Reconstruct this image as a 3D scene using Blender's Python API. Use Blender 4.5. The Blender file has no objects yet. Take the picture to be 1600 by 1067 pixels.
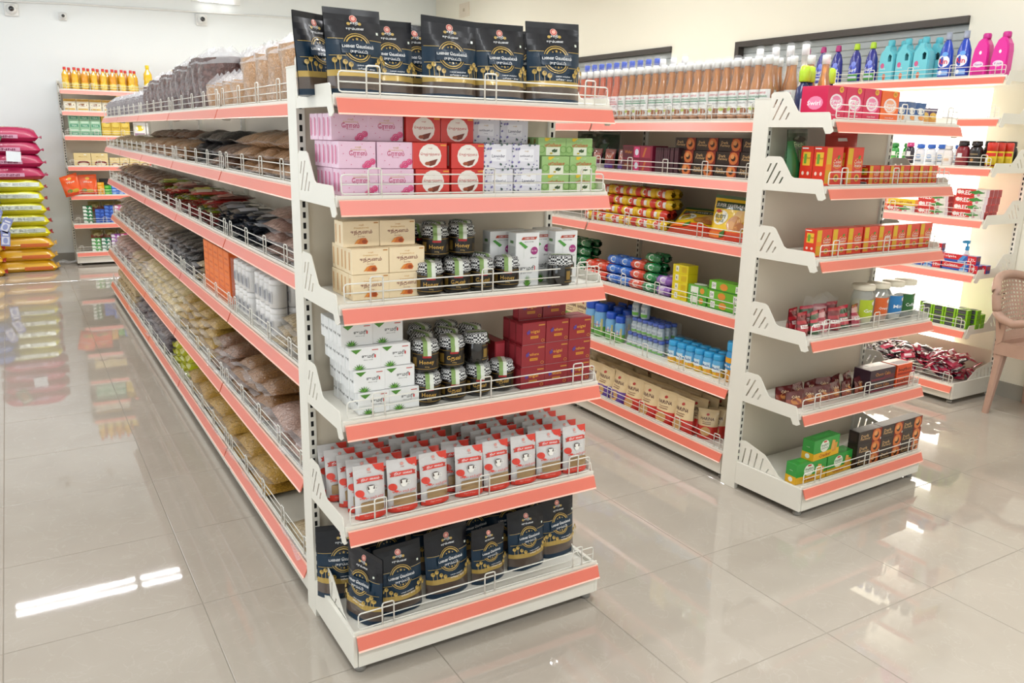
import bpy, math, random, hashlib
from mathutils import Vector, Matrix
from mathutils.geometry import tessellate_polygon
sc = bpy.context.scene
COL = sc.collection
R = random.Random(7)
PI = math.pi

# ------------------------------------------------------------------ camera
def make_camera():
    f, pitch, roll, yaw, cx, cy, cz = 1274.8184, .2445, .0235, .5461, -.7374, -2.4677, 1.6133
    fw = Vector((math.sin(yaw)*math.cos(pitch), math.cos(yaw)*math.cos(pitch), -math.sin(pitch)))
    rt = Vector((math.cos(yaw), -math.sin(yaw), 0)); up = rt.cross(fw)
    r2 = rt*math.cos(roll)+up*math.sin(roll); u2 = up*math.cos(roll)-rt*math.sin(roll)
    cd = bpy.data.cameras.new('camera'); cd.sensor_width = 36; cd.lens = f/1600*36
    cd.clip_start = .05; cd.clip_end = 100
    co = bpy.data.objects.new('camera', cd); COL.objects.link(co)
    m = Matrix((r2, u2, -fw)).transposed().to_4x4(); m.translation = (cx, cy, cz)
    co.matrix_world = m
    sc.camera = co
    def proj(p):
        d = Vector(p)-Vector((cx, cy, cz)); w = d.dot(fw)
        if w < .05: return None
        return (800+f*d.dot(r2)/w, 533.5-f*d.dot(u2)/w)
    return proj
PROJ = make_camera()

# ------------------------------------------------------------------ light
sc.view_settings.view_transform = 'Standard'
sc.view_settings.look = 'None'
sc.view_settings.gamma = 1
sc.view_settings.use_curve_mapping = False
sc.view_settings.exposure = 0.24
wd = bpy.data.worlds.new('world'); sc.world = wd; wd.use_nodes = True
wd.node_tree.nodes['Background'].inputs[0].default_value = (.85, .93, 1, 1)
wd.node_tree.nodes['Background'].inputs[1].default_value = 1.0
CEIL = 3.55
cy = sc.cycles
cy.max_bounces = 6; cy.diffuse_bounces = 3; cy.glossy_bounces = 3; cy.transmission_bounces = 4; cy.transparent_max_bounces = 6
cy.caustics_reflective = False; cy.caustics_refractive = False
TUBE_W = 9.5       # watts of each ceiling tube
GLOW_E = 5.0
LEFT_W = 16.0      # daylight fill added through each unseen opening on the left

def area(name, loc, sx, sy, power, rot=(0, 0, 0), col=(1, 1, 1)):
    l = bpy.data.lights.new(name, 'AREA'); l.shape = 'RECTANGLE'; l.size = sx; l.size_y = sy
    l.energy = power; l.color = col
    o = bpy.data.objects.new(name, l); COL.objects.link(o); o.location = loc; o.rotation_euler = rot
    return o

# ------------------------------------------------------------------ materials
_M = {}
def lin(c):
    return tuple((x/12.92 if x <= .04045 else ((x+.055)/1.055)**2.4) for x in c)
def hexc(h):
    h = h.lstrip('#'); return lin(tuple(int(h[i:i+2], 16)/255 for i in (0, 2, 4)))
def mat(name, col, rough=.45, metal=0, coat=0, emit=0, trans=0, vary=.04, scale=40, bump=0, bscale=60,
        speckle=None, spscale=120, spamt=.5, alpha=1, spec=.5, coatr=.06, crinkle=0):
    if name in _M: return _M[name]
    m = bpy.data.materials.new(name); m.use_nodes = True
    nt = m.node_tree; b = nt.nodes['Principled BSDF']
    if isinstance(col, str): col = hexc(col)
    I = b.inputs
    I['Roughness'].default_value = rough; I['Metallic'].default_value = metal
    I['Coat Weight'].default_value = coat; I['Coat Roughness'].default_value = coatr
    I['Transmission Weight'].default_value = trans; I['Alpha'].default_value = alpha
    I['Specular IOR Level'].default_value = spec
    tc = nt.nodes.new('ShaderNodeTexCoord')
    nz = nt.nodes.new('ShaderNodeTexNoise'); nz.inputs['Scale'].default_value = scale; nz.inputs['Detail'].default_value = 3
    nt.links.new(tc.outputs['Object'], nz.inputs['Vector'])
    mx = nt.nodes.new('ShaderNodeMix'); mx.data_type = 'RGBA'
    mx.inputs[6].default_value = (*[max(0, c*(1-vary)) for c in col], 1)
    mx.inputs[7].default_value = (*[min(1, c*(1+vary)) for c in col], 1)
    nt.links.new(nz.outputs['Fac'], mx.inputs[0])
    out = mx.outputs[2]
    if speckle:
        vo = nt.nodes.new('ShaderNodeTexVoronoi'); vo.inputs['Scale'].default_value = spscale
        nt.links.new(tc.outputs['Object'], vo.inputs['Vector'])
        rp = nt.nodes.new('ShaderNodeValToRGB'); rp.color_ramp.elements[0].position = .28; rp.color_ramp.elements[1].position = .62
        nt.links.new(vo.outputs['Distance'], rp.inputs[0])
        ml = nt.nodes.new('ShaderNodeMath'); ml.operation = 'MULTIPLY'; ml.inputs[1].default_value = spamt
        nt.links.new(rp.outputs[0], ml.inputs[0])
        m2 = nt.nodes.new('ShaderNodeMix'); m2.data_type = 'RGBA'
        nt.links.new(ml.outputs[0], m2.inputs[0]); nt.links.new(out, m2.inputs[6])
        m2.inputs[7].default_value = (*(hexc(speckle) if isinstance(speckle, str) else speckle), 1)
        out = m2.outputs[2]
    nt.links.new(out, b.inputs['Base Color'])
    if bump:
        n2 = nt.nodes.new('ShaderNodeTexNoise'); n2.inputs['Scale'].default_value = bscale; n2.inputs['Detail'].default_value = 4
        nt.links.new(tc.outputs['Object'], n2.inputs['Vector'])
        bp = nt.nodes.new('ShaderNodeBump'); bp.inputs['Strength'].default_value = bump; bp.inputs['Distance'].default_value = .01
        nt.links.new(n2.outputs['Fac'], bp.inputs['Height']); nt.links.new(bp.outputs[0], b.inputs['Normal'])
    if crinkle:
        n3 = nt.nodes.new('ShaderNodeTexNoise'); n3.inputs['Scale'].default_value = 22; n3.inputs['Detail'].default_value = 2; n3.inputs['Distortion'].default_value = 1.5
        nt.links.new(tc.outputs['Object'], n3.inputs['Vector'])
        b3 = nt.nodes.new('ShaderNodeBump'); b3.inputs['Strength'].default_value = crinkle; b3.inputs['Distance'].default_value = .03
        nt.links.new(n3.outputs['Fac'], b3.inputs['Height']); nt.links.new(b3.outputs[0], b.inputs['Coat Normal'])
    if emit:
        I['Emission Color'].default_value = (*col, 1); I['Emission Strength'].default_value = emit
    _M[name] = m
    return m
def ink(h, rough=.4, coat=0):           # plain printed colour
    return mat('print_%s_%d_%d' % (h.lstrip('#'), rough*100, coat*100), h, rough, coat=coat, vary=.03)

WHITE_M = mat('cream_powder_coat', '#efebdf', .35, vary=.02, scale=9)
PANEL_M = mat('cream_back_panel', '#e6dac6', .4, vary=.025, scale=5)
WIRE_M = mat('cream_wire', '#f1eee4', .3, vary=.02)
STRIP_M = mat('coral_price_strip', '#ea7660', .35, vary=.03, scale=6, coat=.6, coatr=.28)
STRIPEDGE_M = mat('pale_strip_edge', '#ffc9b5', .3, vary=.02)
FOOT_M = mat('grey_foot', '#8d8a84', .4, metal=.4)
DARK_M = mat('slot_dark', '#23211f', .8)

# ------------------------------------------------------------------ mesh builder
class MB:
    def __init__(s): s.v = []; s.f = []; s.m = []; s.sm = []; s.mats = []
    def mi(s, m):
        if m not in s.mats: s.mats.append(m)
        return s.mats.index(m)
    def add(s, vs, fs, m, smooth=False):
        o = len(s.v); k = s.mi(m); s.v += [tuple(p) for p in vs]
        for f in fs: s.f.append(tuple(i+o for i in f)); s.m.append(k); s.sm.append(smooth)
    def box(s, x0, x1, y0, y1, z0, z1, m, skip=''):
        v = [(x0,y0,z0),(x1,y0,z0),(x1,y1,z0),(x0,y1,z0),(x0,y0,z1),(x1,y0,z1),(x1,y1,z1),(x0,y1,z1)]
        f = {'b':(3,2,1,0),'t':(4,5,6,7),'f':(0,1,5,4),'r':(1,2,6,5),'k':(2,3,7,6),'l':(3,0,4,7)}
        s.add(v, [f[k] for k in 'btfrkl' if k not in skip], m)
    def bbox(s, x0, x1, y0, y1, z0, z1, m, c=.004):     # box with chamfered vertical and top edges
        def ring(i, z): return [(x0+i+c,y0+i,z),(x1-i-c,y0+i,z),(x1-i,y0+i+c,z),(x1-i,y1-i-c,z),(x1-i-c,y1-i,z),(x0+i+c,y1-i,z),(x0+i,y1-i-c,z),(x0+i,y0+i+c,z)]
        rings = [ring(c, z0), ring(0, z0+c), ring(0, z1-c), ring(c, z1)]
        v = [p for r in rings for p in r]; f = [tuple(range(7, -1, -1)), tuple(range(24, 32))]
        for k in range(3):
            for i in range(8): f.append((k*8+i, k*8+(i+1) % 8, k*8+8+(i+1) % 8, k*8+8+i))
        s.add(v, f, m)
    def prism(s, poly, a, b, m, axis='x', holes=()):     # polygon extruded along an axis
        def P(p, t): return (t, p[0], p[1]) if axis == 'x' else ((p[0], t, p[1]) if axis == 'y' else (p[0], p[1], t))
        loops = [list(poly)]+[list(h) for h in holes]
        flat = [p for l in loops for p in l]; n = len(flat)
        tris = tessellate_polygon([[Vector((p[0], p[1], 0)) for p in l] for l in loops])
        v = [P(p, a) for p in flat]+[P(p, b) for p in flat]
        f = [tuple(t) for t in tris]+[tuple(i+n for i in reversed(t)) for t in tris]
        o = 0
        for l in loops:
            k = len(l)
            for i in range(k): f.append((o+i, o+(i+1) % k, n+o+(i+1) % k, n+o+i))
            o += k
        s.add(v, f, m)
    def tube(s, pts, r, m, n=5, closed=False, cap=True):
        pts = [Vector(p) for p in pts]; N = len(pts); vs = []; fs = []
        for i, p in enumerate(pts):
            a = pts[i-1] if (i or closed) else p; b = pts[(i+1) % N] if (i < N-1 or closed) else p
            d = (b-a).normalized() if (b-a).length > 1e-9 else Vector((0, 0, 1))
            u = d.cross(Vector((0, 0, 1)) if abs(d.z) < .95 else Vector((0, 1, 0))).normalized(); w = d.cross(u)
            for k in range(n):
                t = 2*PI*k/n; vs.append(p+u*r*math.cos(t)+w*r*math.sin(t))
        for i in range(N if closed else N-1):
            for k in range(n):
                j = (i+1) % N
                fs.append((i*n+k, i*n+(k+1) % n, j*n+(k+1) % n, j*n+k))
        if cap and not closed: fs += [tuple(range(n-1, -1, -1)), tuple(range((N-1)*n, N*n))]
        s.add(vs, fs, m, True)
    def lathe(s, prof, m, n=16, cx=0, cy=0, sx=1, sy=1, caps=True):    # prof: (radius, z [, material])
        vs = []; N = len(prof)
        for p in prof:
            for k in range(n):
                t = 2*PI*(k+.5)/n; vs.append((cx+p[0]*sx*math.cos(t), cy+p[0]*sy*math.sin(t), p[1]))
        o = len(s.v); s.v += vs
        for i in range(N-1):
            mm = prof[i][2] if len(prof[i]) > 2 else m; k0 = s.mi(mm)
            for k in range(n):
                s.f.append((o+i*n+k, o+i*n+(k+1) % n, o+(i+1)*n+(k+1) % n, o+(i+1)*n+k)); s.m.append(k0); s.sm.append(True)
        if caps:
            ml = prof[-2][2] if len(prof[-2]) > 2 else m
            s.f.append(tuple(o+k for k in range(n-1, -1, -1))); s.m.append(s.mi(prof[0][2] if len(prof[0]) > 2 else m)); s.sm.append(False)
            s.f.append(tuple(o+(N-1)*n+k for k in range(n))); s.m.append(s.mi(ml)); s.sm.append(False)
    def grid(s, fn, nu, nv, m, smooth=True, flip=False, wrap=False):
        vs = [fn(i/nu, j/nv) for j in range(nv+1) for i in range(nu+(0 if wrap else 1))]
        w = nu if wrap else nu+1; fs = []
        for j in range(nv):
            for i in range(nu):
                q = (j*w+i, j*w+(i+1) % w, (j+1)*w+(i+1) % w, (j+1)*w+i)
                fs.append(q[::-1] if flip else q)
        s.add(vs, fs, m, smooth)
    def mesh(s, name):
        me = bpy.data.meshes.new(name); me.from_pydata(s.v, [], s.f)
        for m in s.mats: me.materials.append(m)
        me.polygons.foreach_set('material_index', s.m); me.polygons.foreach_set('use_smooth', s.sm)
        me.update(); return me

def ob(name, data, parent=None, loc=(0, 0, 0), rot=(0, 0, 0), scale=None):
    if isinstance(data, MB): data = data.mesh(name)
    o = bpy.data.objects.new(name, data); COL.objects.link(o)
    o.location = loc; o.rotation_euler = rot
    if scale: o.scale = scale
    if parent: o.parent = parent
    return o
def tag(o, label, cat, group=None):
    o['label'] = label; o['category'] = cat
    if group: o['group'] = group
    return o
def struct(o): o['kind'] = 'structure'; return o
def empty(name, loc=(0, 0, 0), rz=0): return ob(name, None, None, loc, (0, 0, rz))
ORD = ['first','second','third','fourth','fifth','sixth','seventh','eighth','ninth','tenth','eleventh','twelfth','thirteenth',
       'fourteenth','fifteenth','sixteenth','seventeenth','eighteenth','nineteenth','twentieth']
def nth(i):
    if i < 20: return ORD[i]
    t, u = divmod(i+1, 10); T = {2:'twent',3:'thirt',4:'fort',5:'fift',6:'sixt'}[t]
    return T+'ieth' if u == 0 else T+'y-'+ORD[u-1]

# ------------------------------------------------------------------ room
XR, YB, XL, YF = 4.83, 9.05, -3.2, -4.6
WALL_M = mat('white_wall_paint', '#f1f5f4', .55, vary=.015, scale=3)
RWALL_M = mat('cream_wall_paint', '#f6f1e0', .55, vary=.015, scale=3)
CEIL_M = mat('white_ceiling_paint', '#f6f6f2', .6, vary=.01, scale=3)
SKIRT_M = mat('grey_skirting_tile', '#a09c92', .25, vary=.06, scale=6)
GROUT_M = mat('tile_grout', '#9a9284', .7)

def marble():
    m = bpy.data.materials.new('polished_vitrified_tile'); m.use_nodes = True; nt = m.node_tree; b = nt.nodes['Principled BSDF']
    ge = nt.nodes.new('ShaderNodeNewGeometry'); N = []
    for s_, d in ((1.6, 6), (7, 8)):
        n = nt.nodes.new('ShaderNodeTexNoise'); n.inputs['Scale'].default_value = s_; n.inputs['Detail'].default_value = d
        n.inputs['Distortion'].default_value = 1.2; nt.links.new(ge.outputs['Position'], n.inputs['Vector']); N.append(n)
    mx = nt.nodes.new('ShaderNodeMix'); mx.data_type = 'RGBA'
    mx.inputs[6].default_value = (*hexc('#ada294'), 1); mx.inputs[7].default_value = (*hexc('#c2b9ac'), 1)
    nt.links.new(N[0].outputs['Fac'], mx.inputs[0])
    rp = nt.nodes.new('ShaderNodeValToRGB'); e = rp.color_ramp.elements
    e[0].position = .49; e[0].color = (0, 0, 0, 1); e[1].position = .5; e[1].color = (1, 1, 1, 1)
    x = rp.color_ramp.elements.new(.515); x.color = (0, 0, 0, 1)
    nt.links.new(N[1].outputs['Fac'], rp.inputs[0])
    ml = nt.nodes.new('ShaderNodeMath'); ml.operation = 'MULTIPLY'; ml.inputs[1].default_value = .10; nt.links.new(rp.outputs[0], ml.inputs[0])
    m2 = nt.nodes.new('ShaderNodeMix'); m2.data_type = 'RGBA'; nt.links.new(ml.outputs[0], m2.inputs[0])
    nt.links.new(mx.outputs[2], m2.inputs[6]); m2.inputs[7].default_value = (*hexc('#e6e2da'), 1)
    nt.links.new(m2.outputs[2], b.inputs['Base Color'])
    b.inputs['Roughness'].default_value = .03; b.inputs['Specular IOR Level'].default_value = .75
    return m
TILE_M = marble()

def build_room():
    fl = MB(); fl.box(XL, XR, YF, YB, -.05, -.0015, GROUT_M)
    floor = struct(ob('floor', fl))
    T = .6; g = .0012; c = .0012
    x0, y0 = -.32, -.33
    def tile_mb(mb, ox=0, oy=0, w=T, h=T):
        a = [(ox+g, oy+g, -.0012), (ox+w-g, oy+g, -.0012), (ox+w-g, oy+h-g, -.0012), (ox+g, oy+h-g, -.0012)]
        b = [(ox+g+c, oy+g+c, 0), (ox+w-g-c, oy+g+c, 0), (ox+w-g-c, oy+h-g-c, 0), (ox+g+c, oy+h-g-c, 0)]
        mb.add(a+b, [(4,5,6,7),(0,1,5,4),(1,2,6,5),(2,3,7,6),(3,0,4,7)], TILE_M)
    one = MB(); tile_mb(one); tm = one.mesh('floor_tile'); rest = MB()
    for i in range(-6, 10):
        for j in range(-9, 18):
            ax, ay = x0+i*T, y0+j*T
            if ax+T < XL or ax > XR or ay+T < YF or ay > YB: continue
            bx0, bx1, by0, by1 = max(ax, XL), min(ax+T, XR), max(ay, YF), min(ay+T, YB)
            ps = [PROJ((px, py, 0)) for px in (bx0, bx1) for py in (by0, by1)]
            vis = any(p and -30 < p[0] < 1630 and 0 < p[1] < 1090 for p in ps)
            full = bx1-bx0 > .599 and by1-by0 > .599
            if vis and full: ob('floor_tile', tm, floor, (ax, ay, 0))
            elif vis:
                q = MB(); tile_mb(q, 0, 0, bx1-bx0, by1-by0); ob('floor_tile', q, floor, (bx0, by0, 0))
            else: tile_mb(rest, bx0, by0, bx1-bx0, by1-by0)
    o = ob('tile_field', rest, floor); o['kind'] = 'stuff'
    w = MB(); w.box(XL-.15, XR+.15, YB, YB+.15, 0, CEIL, WALL_M); struct(ob('wall_back', w))
    w = MB(); w.box(XL-.15, XR+.15, YF-.15, YF, 0, CEIL, WALL_M); struct(ob('wall_front', w))
    c_ = MB(); c_.box(XL-.15, XR+.15, YF-.15, YB+.15, CEIL, CEIL+.1, CEIL_M); struct(ob('ceiling', c_))
    # right wall: two windows, each shuttered, above an added panel that glows like brightly lit wall
    wins = [(.93, 3.02, 2.06, 2.47, .70, .14), (3.86, 6.0, 2.06, 2.50, 3.70, .14)]
    w = MB(); y_ = YF
    for a, b, z0, z1, a2, zb in wins:
        w.box(XR, XR+.15, y_, a2, 0, CEIL, RWALL_M); w.box(XR, XR+.15, a2, b, 0, zb, RWALL_M); w.box(XR, XR+.15, a2, a, z0-.06, CEIL, RWALL_M)
        w.box(XR, XR+.15, a, b, z0-.06, z0, RWALL_M); w.box(XR, XR+.15, a, b, z1, CEIL, RWALL_M); y_ = b
    w.box(XR, XR+.15, y_, YB, 0, CEIL, RWALL_M)
    struct(ob('wall_right', w))
    # left wall, out of view, with tall openings added for side light
    lw = [(-3.6, -1.6, .6, 2.7), (-.6, 1.4, .6, 2.7), (2.4, 4.4, .6, 2.7), (5.4, 7.4, .6, 2.7)]
    w = MB(); ys = [YF]
    for a, b, z0, z1 in lw:
        w.box(XL-.15, XL, ys[-1], a, 0, CEIL, WALL_M); w.box(XL-.15, XL, a, b, 0, z0, WALL_M); w.box(XL-.15, XL, a, b, z1, CEIL, WALL_M); ys.append(b)
    w.box(XL-.15, XL, ys[-1], YB, 0, CEIL, WALL_M)
    struct(ob('wall_left', w))
    for a, b, z0, z1 in lw:
        area('shop_window_daylight', (XL-.05, (a+b)/2, (z0+z1)/2), z1-z0, b-a, LEFT_W, (0, -PI/2, 0), (.92, .97, 1))
    # skirting
    for nm, bx in (('baseboard_back', (XL, XR, YB-.012, YB, 0, .1)), ('baseboard_right', (XR-.012, XR, YF, YB-.012, 0, .1))):
        q = MB(); q.box(*bx, SKIRT_M); struct(ob(nm, q))
    # windows in the right wall and the added glow panels below them
    FR = mat('dark_aluminium_frame', '#4d4742', .35, metal=.5)
    GLOW_M = mat('daylit_frosted_pane', (1, .965, .88), .4, emit=GLOW_E, vary=0)
    SLAT = mat('grey_shutter_slat', '#a9aeae', .35, metal=.3)
    for k, (a, b, z0, z1, a2, zb) in enumerate(wins):
        t = .045
        q = MB()
        q.box(XR-.02, XR+.07, a, b, z1-t, z1, FR)
        q.box(XR-.02, XR+.07, b-t, b, z0, z1-t, FR)
        q.box(XR+.03, XR+.07, a, a+.012, z0, z1-t, FR); q.box(XR+.02, XR+.07, a, b, z0, z0+.012, SLAT)
        win = struct(ob('window_%d' % (k+1), q))
        q = MB(); q.box(XR+.01, XR+.02, a2+.002, b-.002, zb+.002, z0-.062, GLOW_M); ob('window_pane', q, win)  # added glowing panel, imitates the brightly lit cream wall behind the shelves
        n = 7; h = (z1-t-z0-.012)/n
        for i in range(n):
            q = MB(); q.prism([(XR+.05, 0), (XR+.045, h*.1), (XR+.045, h*.9), (XR+.05, h), (XR+.06, h), (XR+.06, 0)], a+.012, b-t, SLAT, 'y')
            ob('shutter_slat', q, win, (0, 0, z0+.012+i*h))
build_room()

TUBE_M = mat('tube_diffuser', (1, 1, 1), .4, vary=0)
def build_lamps():
    TB = mat('lamp_batten_white', '#f4f4f2', .4)
    bm = MB(); bm.box(-.61, .61, -.14, .14, .0, .05, TB); bm.box(-.61, .61, -.02, .02, -.03, 0, TB)
    bm = bm.mesh('batten')
    rows = [7.0, 3.5, .1, -3.2]; xs = [-1.85, -.6, .65, 1.9, 3.15, 4.1]
    for j, y in enumerate(rows):
        for i, x in enumerate(xs):
            if i in (0, 5) : continue
            e = tag(empty('ceiling_tube_light', (x, y, CEIL-.05)), 'ceiling double tube light, %s from the left, %s row from the back wall' % (nth(i-1), nth(j)), 'light', 'ceiling tube lights')
            ob('batten', bm, e)
            for s in (-.09, .09):
                l = area('tube_lamp', (0, s, -.012), 1.18, .026, TUBE_W, (0, 0, 0), (.955, .975, 1)); l.parent = e
build_lamps()
# ------------------------------------------------------------------ shelving
ZS = [.125, .472, .805, 1.148, 1.447, 1.713]
_cache = {}
def memo(key, fn):
    if key not in _cache: _cache[key] = fn()
    return _cache[key]

def bracket_mesh(depth):
    def f():
        k = depth/.335; b = MB()
        poly = [(0, -.03), (-.285*k, -.03), (-.30*k, -.055), (-.322*k, -.055), (-.338*k, -.045), (-.325*k, -.02), (-.312*k, .025), (-.305*k, .03),
                (-.165*k, .03), (-.15*k, .036), (-.095*k, .108), (-.08*k, .115), (-.012, .115), (0, .105)]
        holes = []
        for (ya, za, yb, zb) in ((-.018, .05, -.034, .085), (-.02, .0, -.066, .088), (-.056, .0, -.088, .055), (-.09, .002, -.105, .03)):
            w = .0045
            holes.append([(ya*k-w, za), (ya*k+w, za), (yb*k+w, zb), (yb*k-w, zb)])
        b.prism(poly, 0, .003, WHITE_M, 'x', holes)
        return b.mesh('bracket')
    return memo(('br', depth), f)
def base_bracket_mesh(depth):
    def f():
        b = MB(); k = depth/.375
        poly = [(0, -.02), (-.3*k, -.02), (-.3*k, .0), (-.24*k, .02), (-.15*k, .095), (-.03, .125), (0, .12)]
        holes = []
        for i in range(6):
            y = -.022-i*.036*k; h = (.09, .095, .088, .075, .035, .018)[i]
            holes.append([(y-.004, .012), (y+.004, .012), (y-.012*k+.004, h), (y-.012*k-.004, h)])
        b.prism(poly, 0, .003, WHITE_M, 'x', holes)
        return b.mesh('bracket')
    return memo(('bbr', depth), f)
def deck_mesh(L, depth, up=0):
    def f():
        b = MB(); b.box(.004, L-.004, -depth+.006, -.004, -.026, 0, WHITE_M)
        b.box(.004, L-.004, -depth+.002, -depth+.008, -.026, .004+up, WHITE_M)
        return b.mesh('shelf')
    return memo(('dk', L, depth, up), f)
def strip_mesh(L, depth):
    def f():
        b = MB(); y = -depth
        b.prism([(y-.004, -.010), (y-.0085, -.009), (y-.0225, -.046), (y-.019, -.048)], .008, L-.008, STRIP_M, 'x')
        b.prism([(y-.0195, -.046), (y-.0225, -.046), (y-.026, -.05), (y-.021, -.0505)], .008, L-.008, STRIPEDGE_M, 'x')
        b.prism([(y-.003, -.010), (y-.003, -.006), (y-.008, -.006), (y-.0085, -.0095)], .008, L-.008, STRIPEDGE_M, 'x')
        return b.mesh('price_strip')
    return memo(('st', L, depth), f)
def rail_mesh(L, depth, loops, h=.06):
    def f():
        b = MB(); y = -depth+.008; r = .0022; a, e = .02, L-.02; c = .008; z0 = .008
        b.tube([(a+c, y, z0), (e-c, y, z0), (e-c*.3, y, z0+c*.3), (e, y, z0+c), (e, y, h-c), (e-c*.3, y, h-c*.3), (e-c, y, h), (a+c, y, h), (a+c*.3, y, h-c*.3), (a, y, h-c), (a, y, z0+c), (a+c*.3, y, z0+c*.3)], r, WIRE_M, 5, True)
        b.tube([(a, y, h*.56), (e, y, h*.56)], r*.85, WIRE_M, 4)
        for q in loops:
            w = .019; t = h+.017; cc = .006; yy = y-.004
            b.tube([(q-w, yy, -.004), (q-w, yy, t-cc), (q-w+cc*.3, yy, t-cc*.3), (q-w+cc, yy, t), (q+w-cc, yy, t), (q+w-cc*.3, yy, t-cc*.3), (q+w, yy, t-cc), (q+w, yy, -.004)], r*1.1, WIRE_M, 5)
        return b.mesh('wire_rail')
    return memo(('rl', L, depth, tuple(loops), h), f)
def post_mesh(H, w=.025, d=.087, both=False, pitch=.032):
    def f():
        b = MB(); c = .004
        # hollow front face with slots, local: x 0..w, y 0..d, slots on the y=0 face
        sx0, sx1 = w*.5-.0045, w*.5+.0045
        for face in ((0, 1),)+(((d, -1),) if both else ()):
            y = face[0]; fl = face[1] < 0
            def q(x0, x1, z0, z1):
                v = [(x0, y, z0), (x1, y, z0), (x1, y, z1), (x0, y, z1)]; b.add(v, [(3,2,1,0) if fl else (0,1,2,3)], WHITE_M)
            q(0, sx0, 0, H); q(sx1, w, 0, H)
            n = int((H-.06)/pitch); z = .05; q(sx0, sx1, 0, z)
            for i in range(n):
                q(sx0, sx1, z+.018, z+pitch if i < n-1 else H); z += pitch
        b.box(0, w, 0, d, 0, H, WHITE_M, 'f' if not both else 'fk')
        b.box(.002, w-.002, .006, d-.006, .001, H-.001, DARK_M)  # dark core: shade inside the hollow post put into its colour
        b.box(-.001, w+.001, -.001, d+.001, H, H+.004, WHITE_M)
        return b.mesh('post')
    return memo(('po', H, w, d, both), f)

def add_shelf(par, L, depth, z, x0, loops, base=False, rail=True):
    s = ob('base_shelf' if base else 'shelf', deck_mesh(L, depth, .02 if base else 0), par, (x0, 0, z))
    up = .02 if base else 0
    ob('price_strip', strip_mesh(L, depth), s, (0, 0, up))
    if rail: ob('wire_rail', rail_mesh(L, depth, loops), s, (0, 0, up))
    bm = base_bracket_mesh(depth) if base else bracket_mesh(depth)
    i_ = .0145 if base else .0005
    ob('bracket', bm, s, (i_, 0, 0)); ob('bracket', bm, s, (L-i_-.003, 0, 0))
    return s
def add_base(par, L, depth, x0):
    b = MB(); b.box(x0, x0+.012, -depth, -.001, .03, .138, WHITE_M); ob('base_side', b, par)
    b = MB(); b.box(x0+L-.012, x0+L, -depth, -.001, .03, .138, WHITE_M); ob('base_side', b, par)
    b = MB(); b.box(x0+.014, x0+L-.014, -depth-.002, -depth+.006, .03, .12, WHITE_M); ob('kick_plate', b, par)
    fm = memo('foot', lambda: (lambda m: (m.lathe([(.017, 0), (.019, .004), (.019, .012), (.014, .019), (.006, .022), (.006, .032)], FOOT_M, 12), m.mesh('foot'))[1])(MB()))
    for x in (x0+.03, x0+L-.03): ob('foot', fm, par, (x, -depth+.03, 0))

def endcap(loc, rz, label, zs=ZS, H=1.8):
    e = tag(empty('end_display_unit', loc, rz), label, 'shelf unit')
    W = .92
    pm = post_mesh(H)
    ob('post', pm, e); ob('post', pm, e, (W-.025, 0, 0))
    b = MB(); b.box(.025, W-.025, .012, .02, .03, H-.02, PANEL_M); ob('back_panel', b, e)
    for i, z in enumerate(zs):
        d = .372 if i == 0 else .325
        add_shelf(e, W, d, z, 0, (.115, .475, .83), i == 0)
    add_base(e, W, .372, 0)
    return e

def run_unit(name, label, loc, rz, bays, depths, zs, H, near_post=True, panel_h=None, loopgap=.235):
    """long wall or aisle shelving; local x runs along it, the front faces local -Y"""
    e = tag(empty(name, loc, rz), label, 'shelf unit')
    pm = post_mesh(H, .03, .05)
    x = 0; xs = [0]
    for L in bays: xs.append(xs[-1]+L)
    for k, x in enumerate(xs):
        ob('post', pm, e, (x-.015 if 0 < k < len(xs)-1 else (x if k == 0 else x-.03), .0, 0))
    for k, L in enumerate(bays):
        b = MB(); b.box(xs[k]+.016, xs[k+1]-.016, .02, .028, .03, (panel_h or H-.02), PANEL_M); ob('back_panel', b, e)
        n = max(2, round(L/loopgap)); loops = tuple(round(.06+(L-.12)*i/(n-1), 4) for i in range(n))
        for i, z in enumerate(zs):
            add_shelf(e, L, depths[i], z, xs[k], loops, i == 0)
        add_base(e, L, depths[0], xs[k])
    return e

EA = endcap((0, 0, 0), 0, 'cream end-of-aisle display shelf with black pouches on its top, nearest the camera')
BX, BY, BR = 2.086, .088, .0331
EB = endcap((BX, BY, 0), BR, 'cream end display shelf holding crimson and orange boxes, second from the left')
# aisle runs (only the side facing the left aisle can be seen; both sides get decks)
AY0, PITCH, NB = .095, 1.27, 5
AL = PITCH*NB
DEP = [.44, .44, .385, .385, .385, .385]
RA = run_unit('aisle_shelving', 'long cream aisle shelving packed with bagged grains behind the nearest end display', (.455, AY0+AL, 0), -PI/2, [PITCH]*NB, DEP, ZS, 1.8)
RB = run_unit('aisle_shelving', 'long cream aisle shelving with syrup bottles on top, between the two end displays', (BX+.455, BY+.095+AL, 0), -PI/2, [PITCH]*NB, DEP, ZS, 1.8)
RWX = XR-.06
RR = run_unit('wall_shelving', 'tall cream wall shelving under the windows stocked with detergents and toothpaste', (RWX, .37+PITCH*4, 0), -PI/2, [PITCH]*4, [.44]+[.40]*6, [.105, .485, .845, 1.185, 1.50, 1.795, 2.04], 2.16, panel_h=.3)
BKY = YB-.06
RK = run_unit('wall_shelving', 'cream shelving against the back wall with oil bottles on its top shelf', (-.17, BKY, 0), 0, [.98, .98, .98], [.43]+[.36]*6, [.14, .49, .83, 1.17, 1.52, 1.80, 2.04], 2.14)
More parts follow.
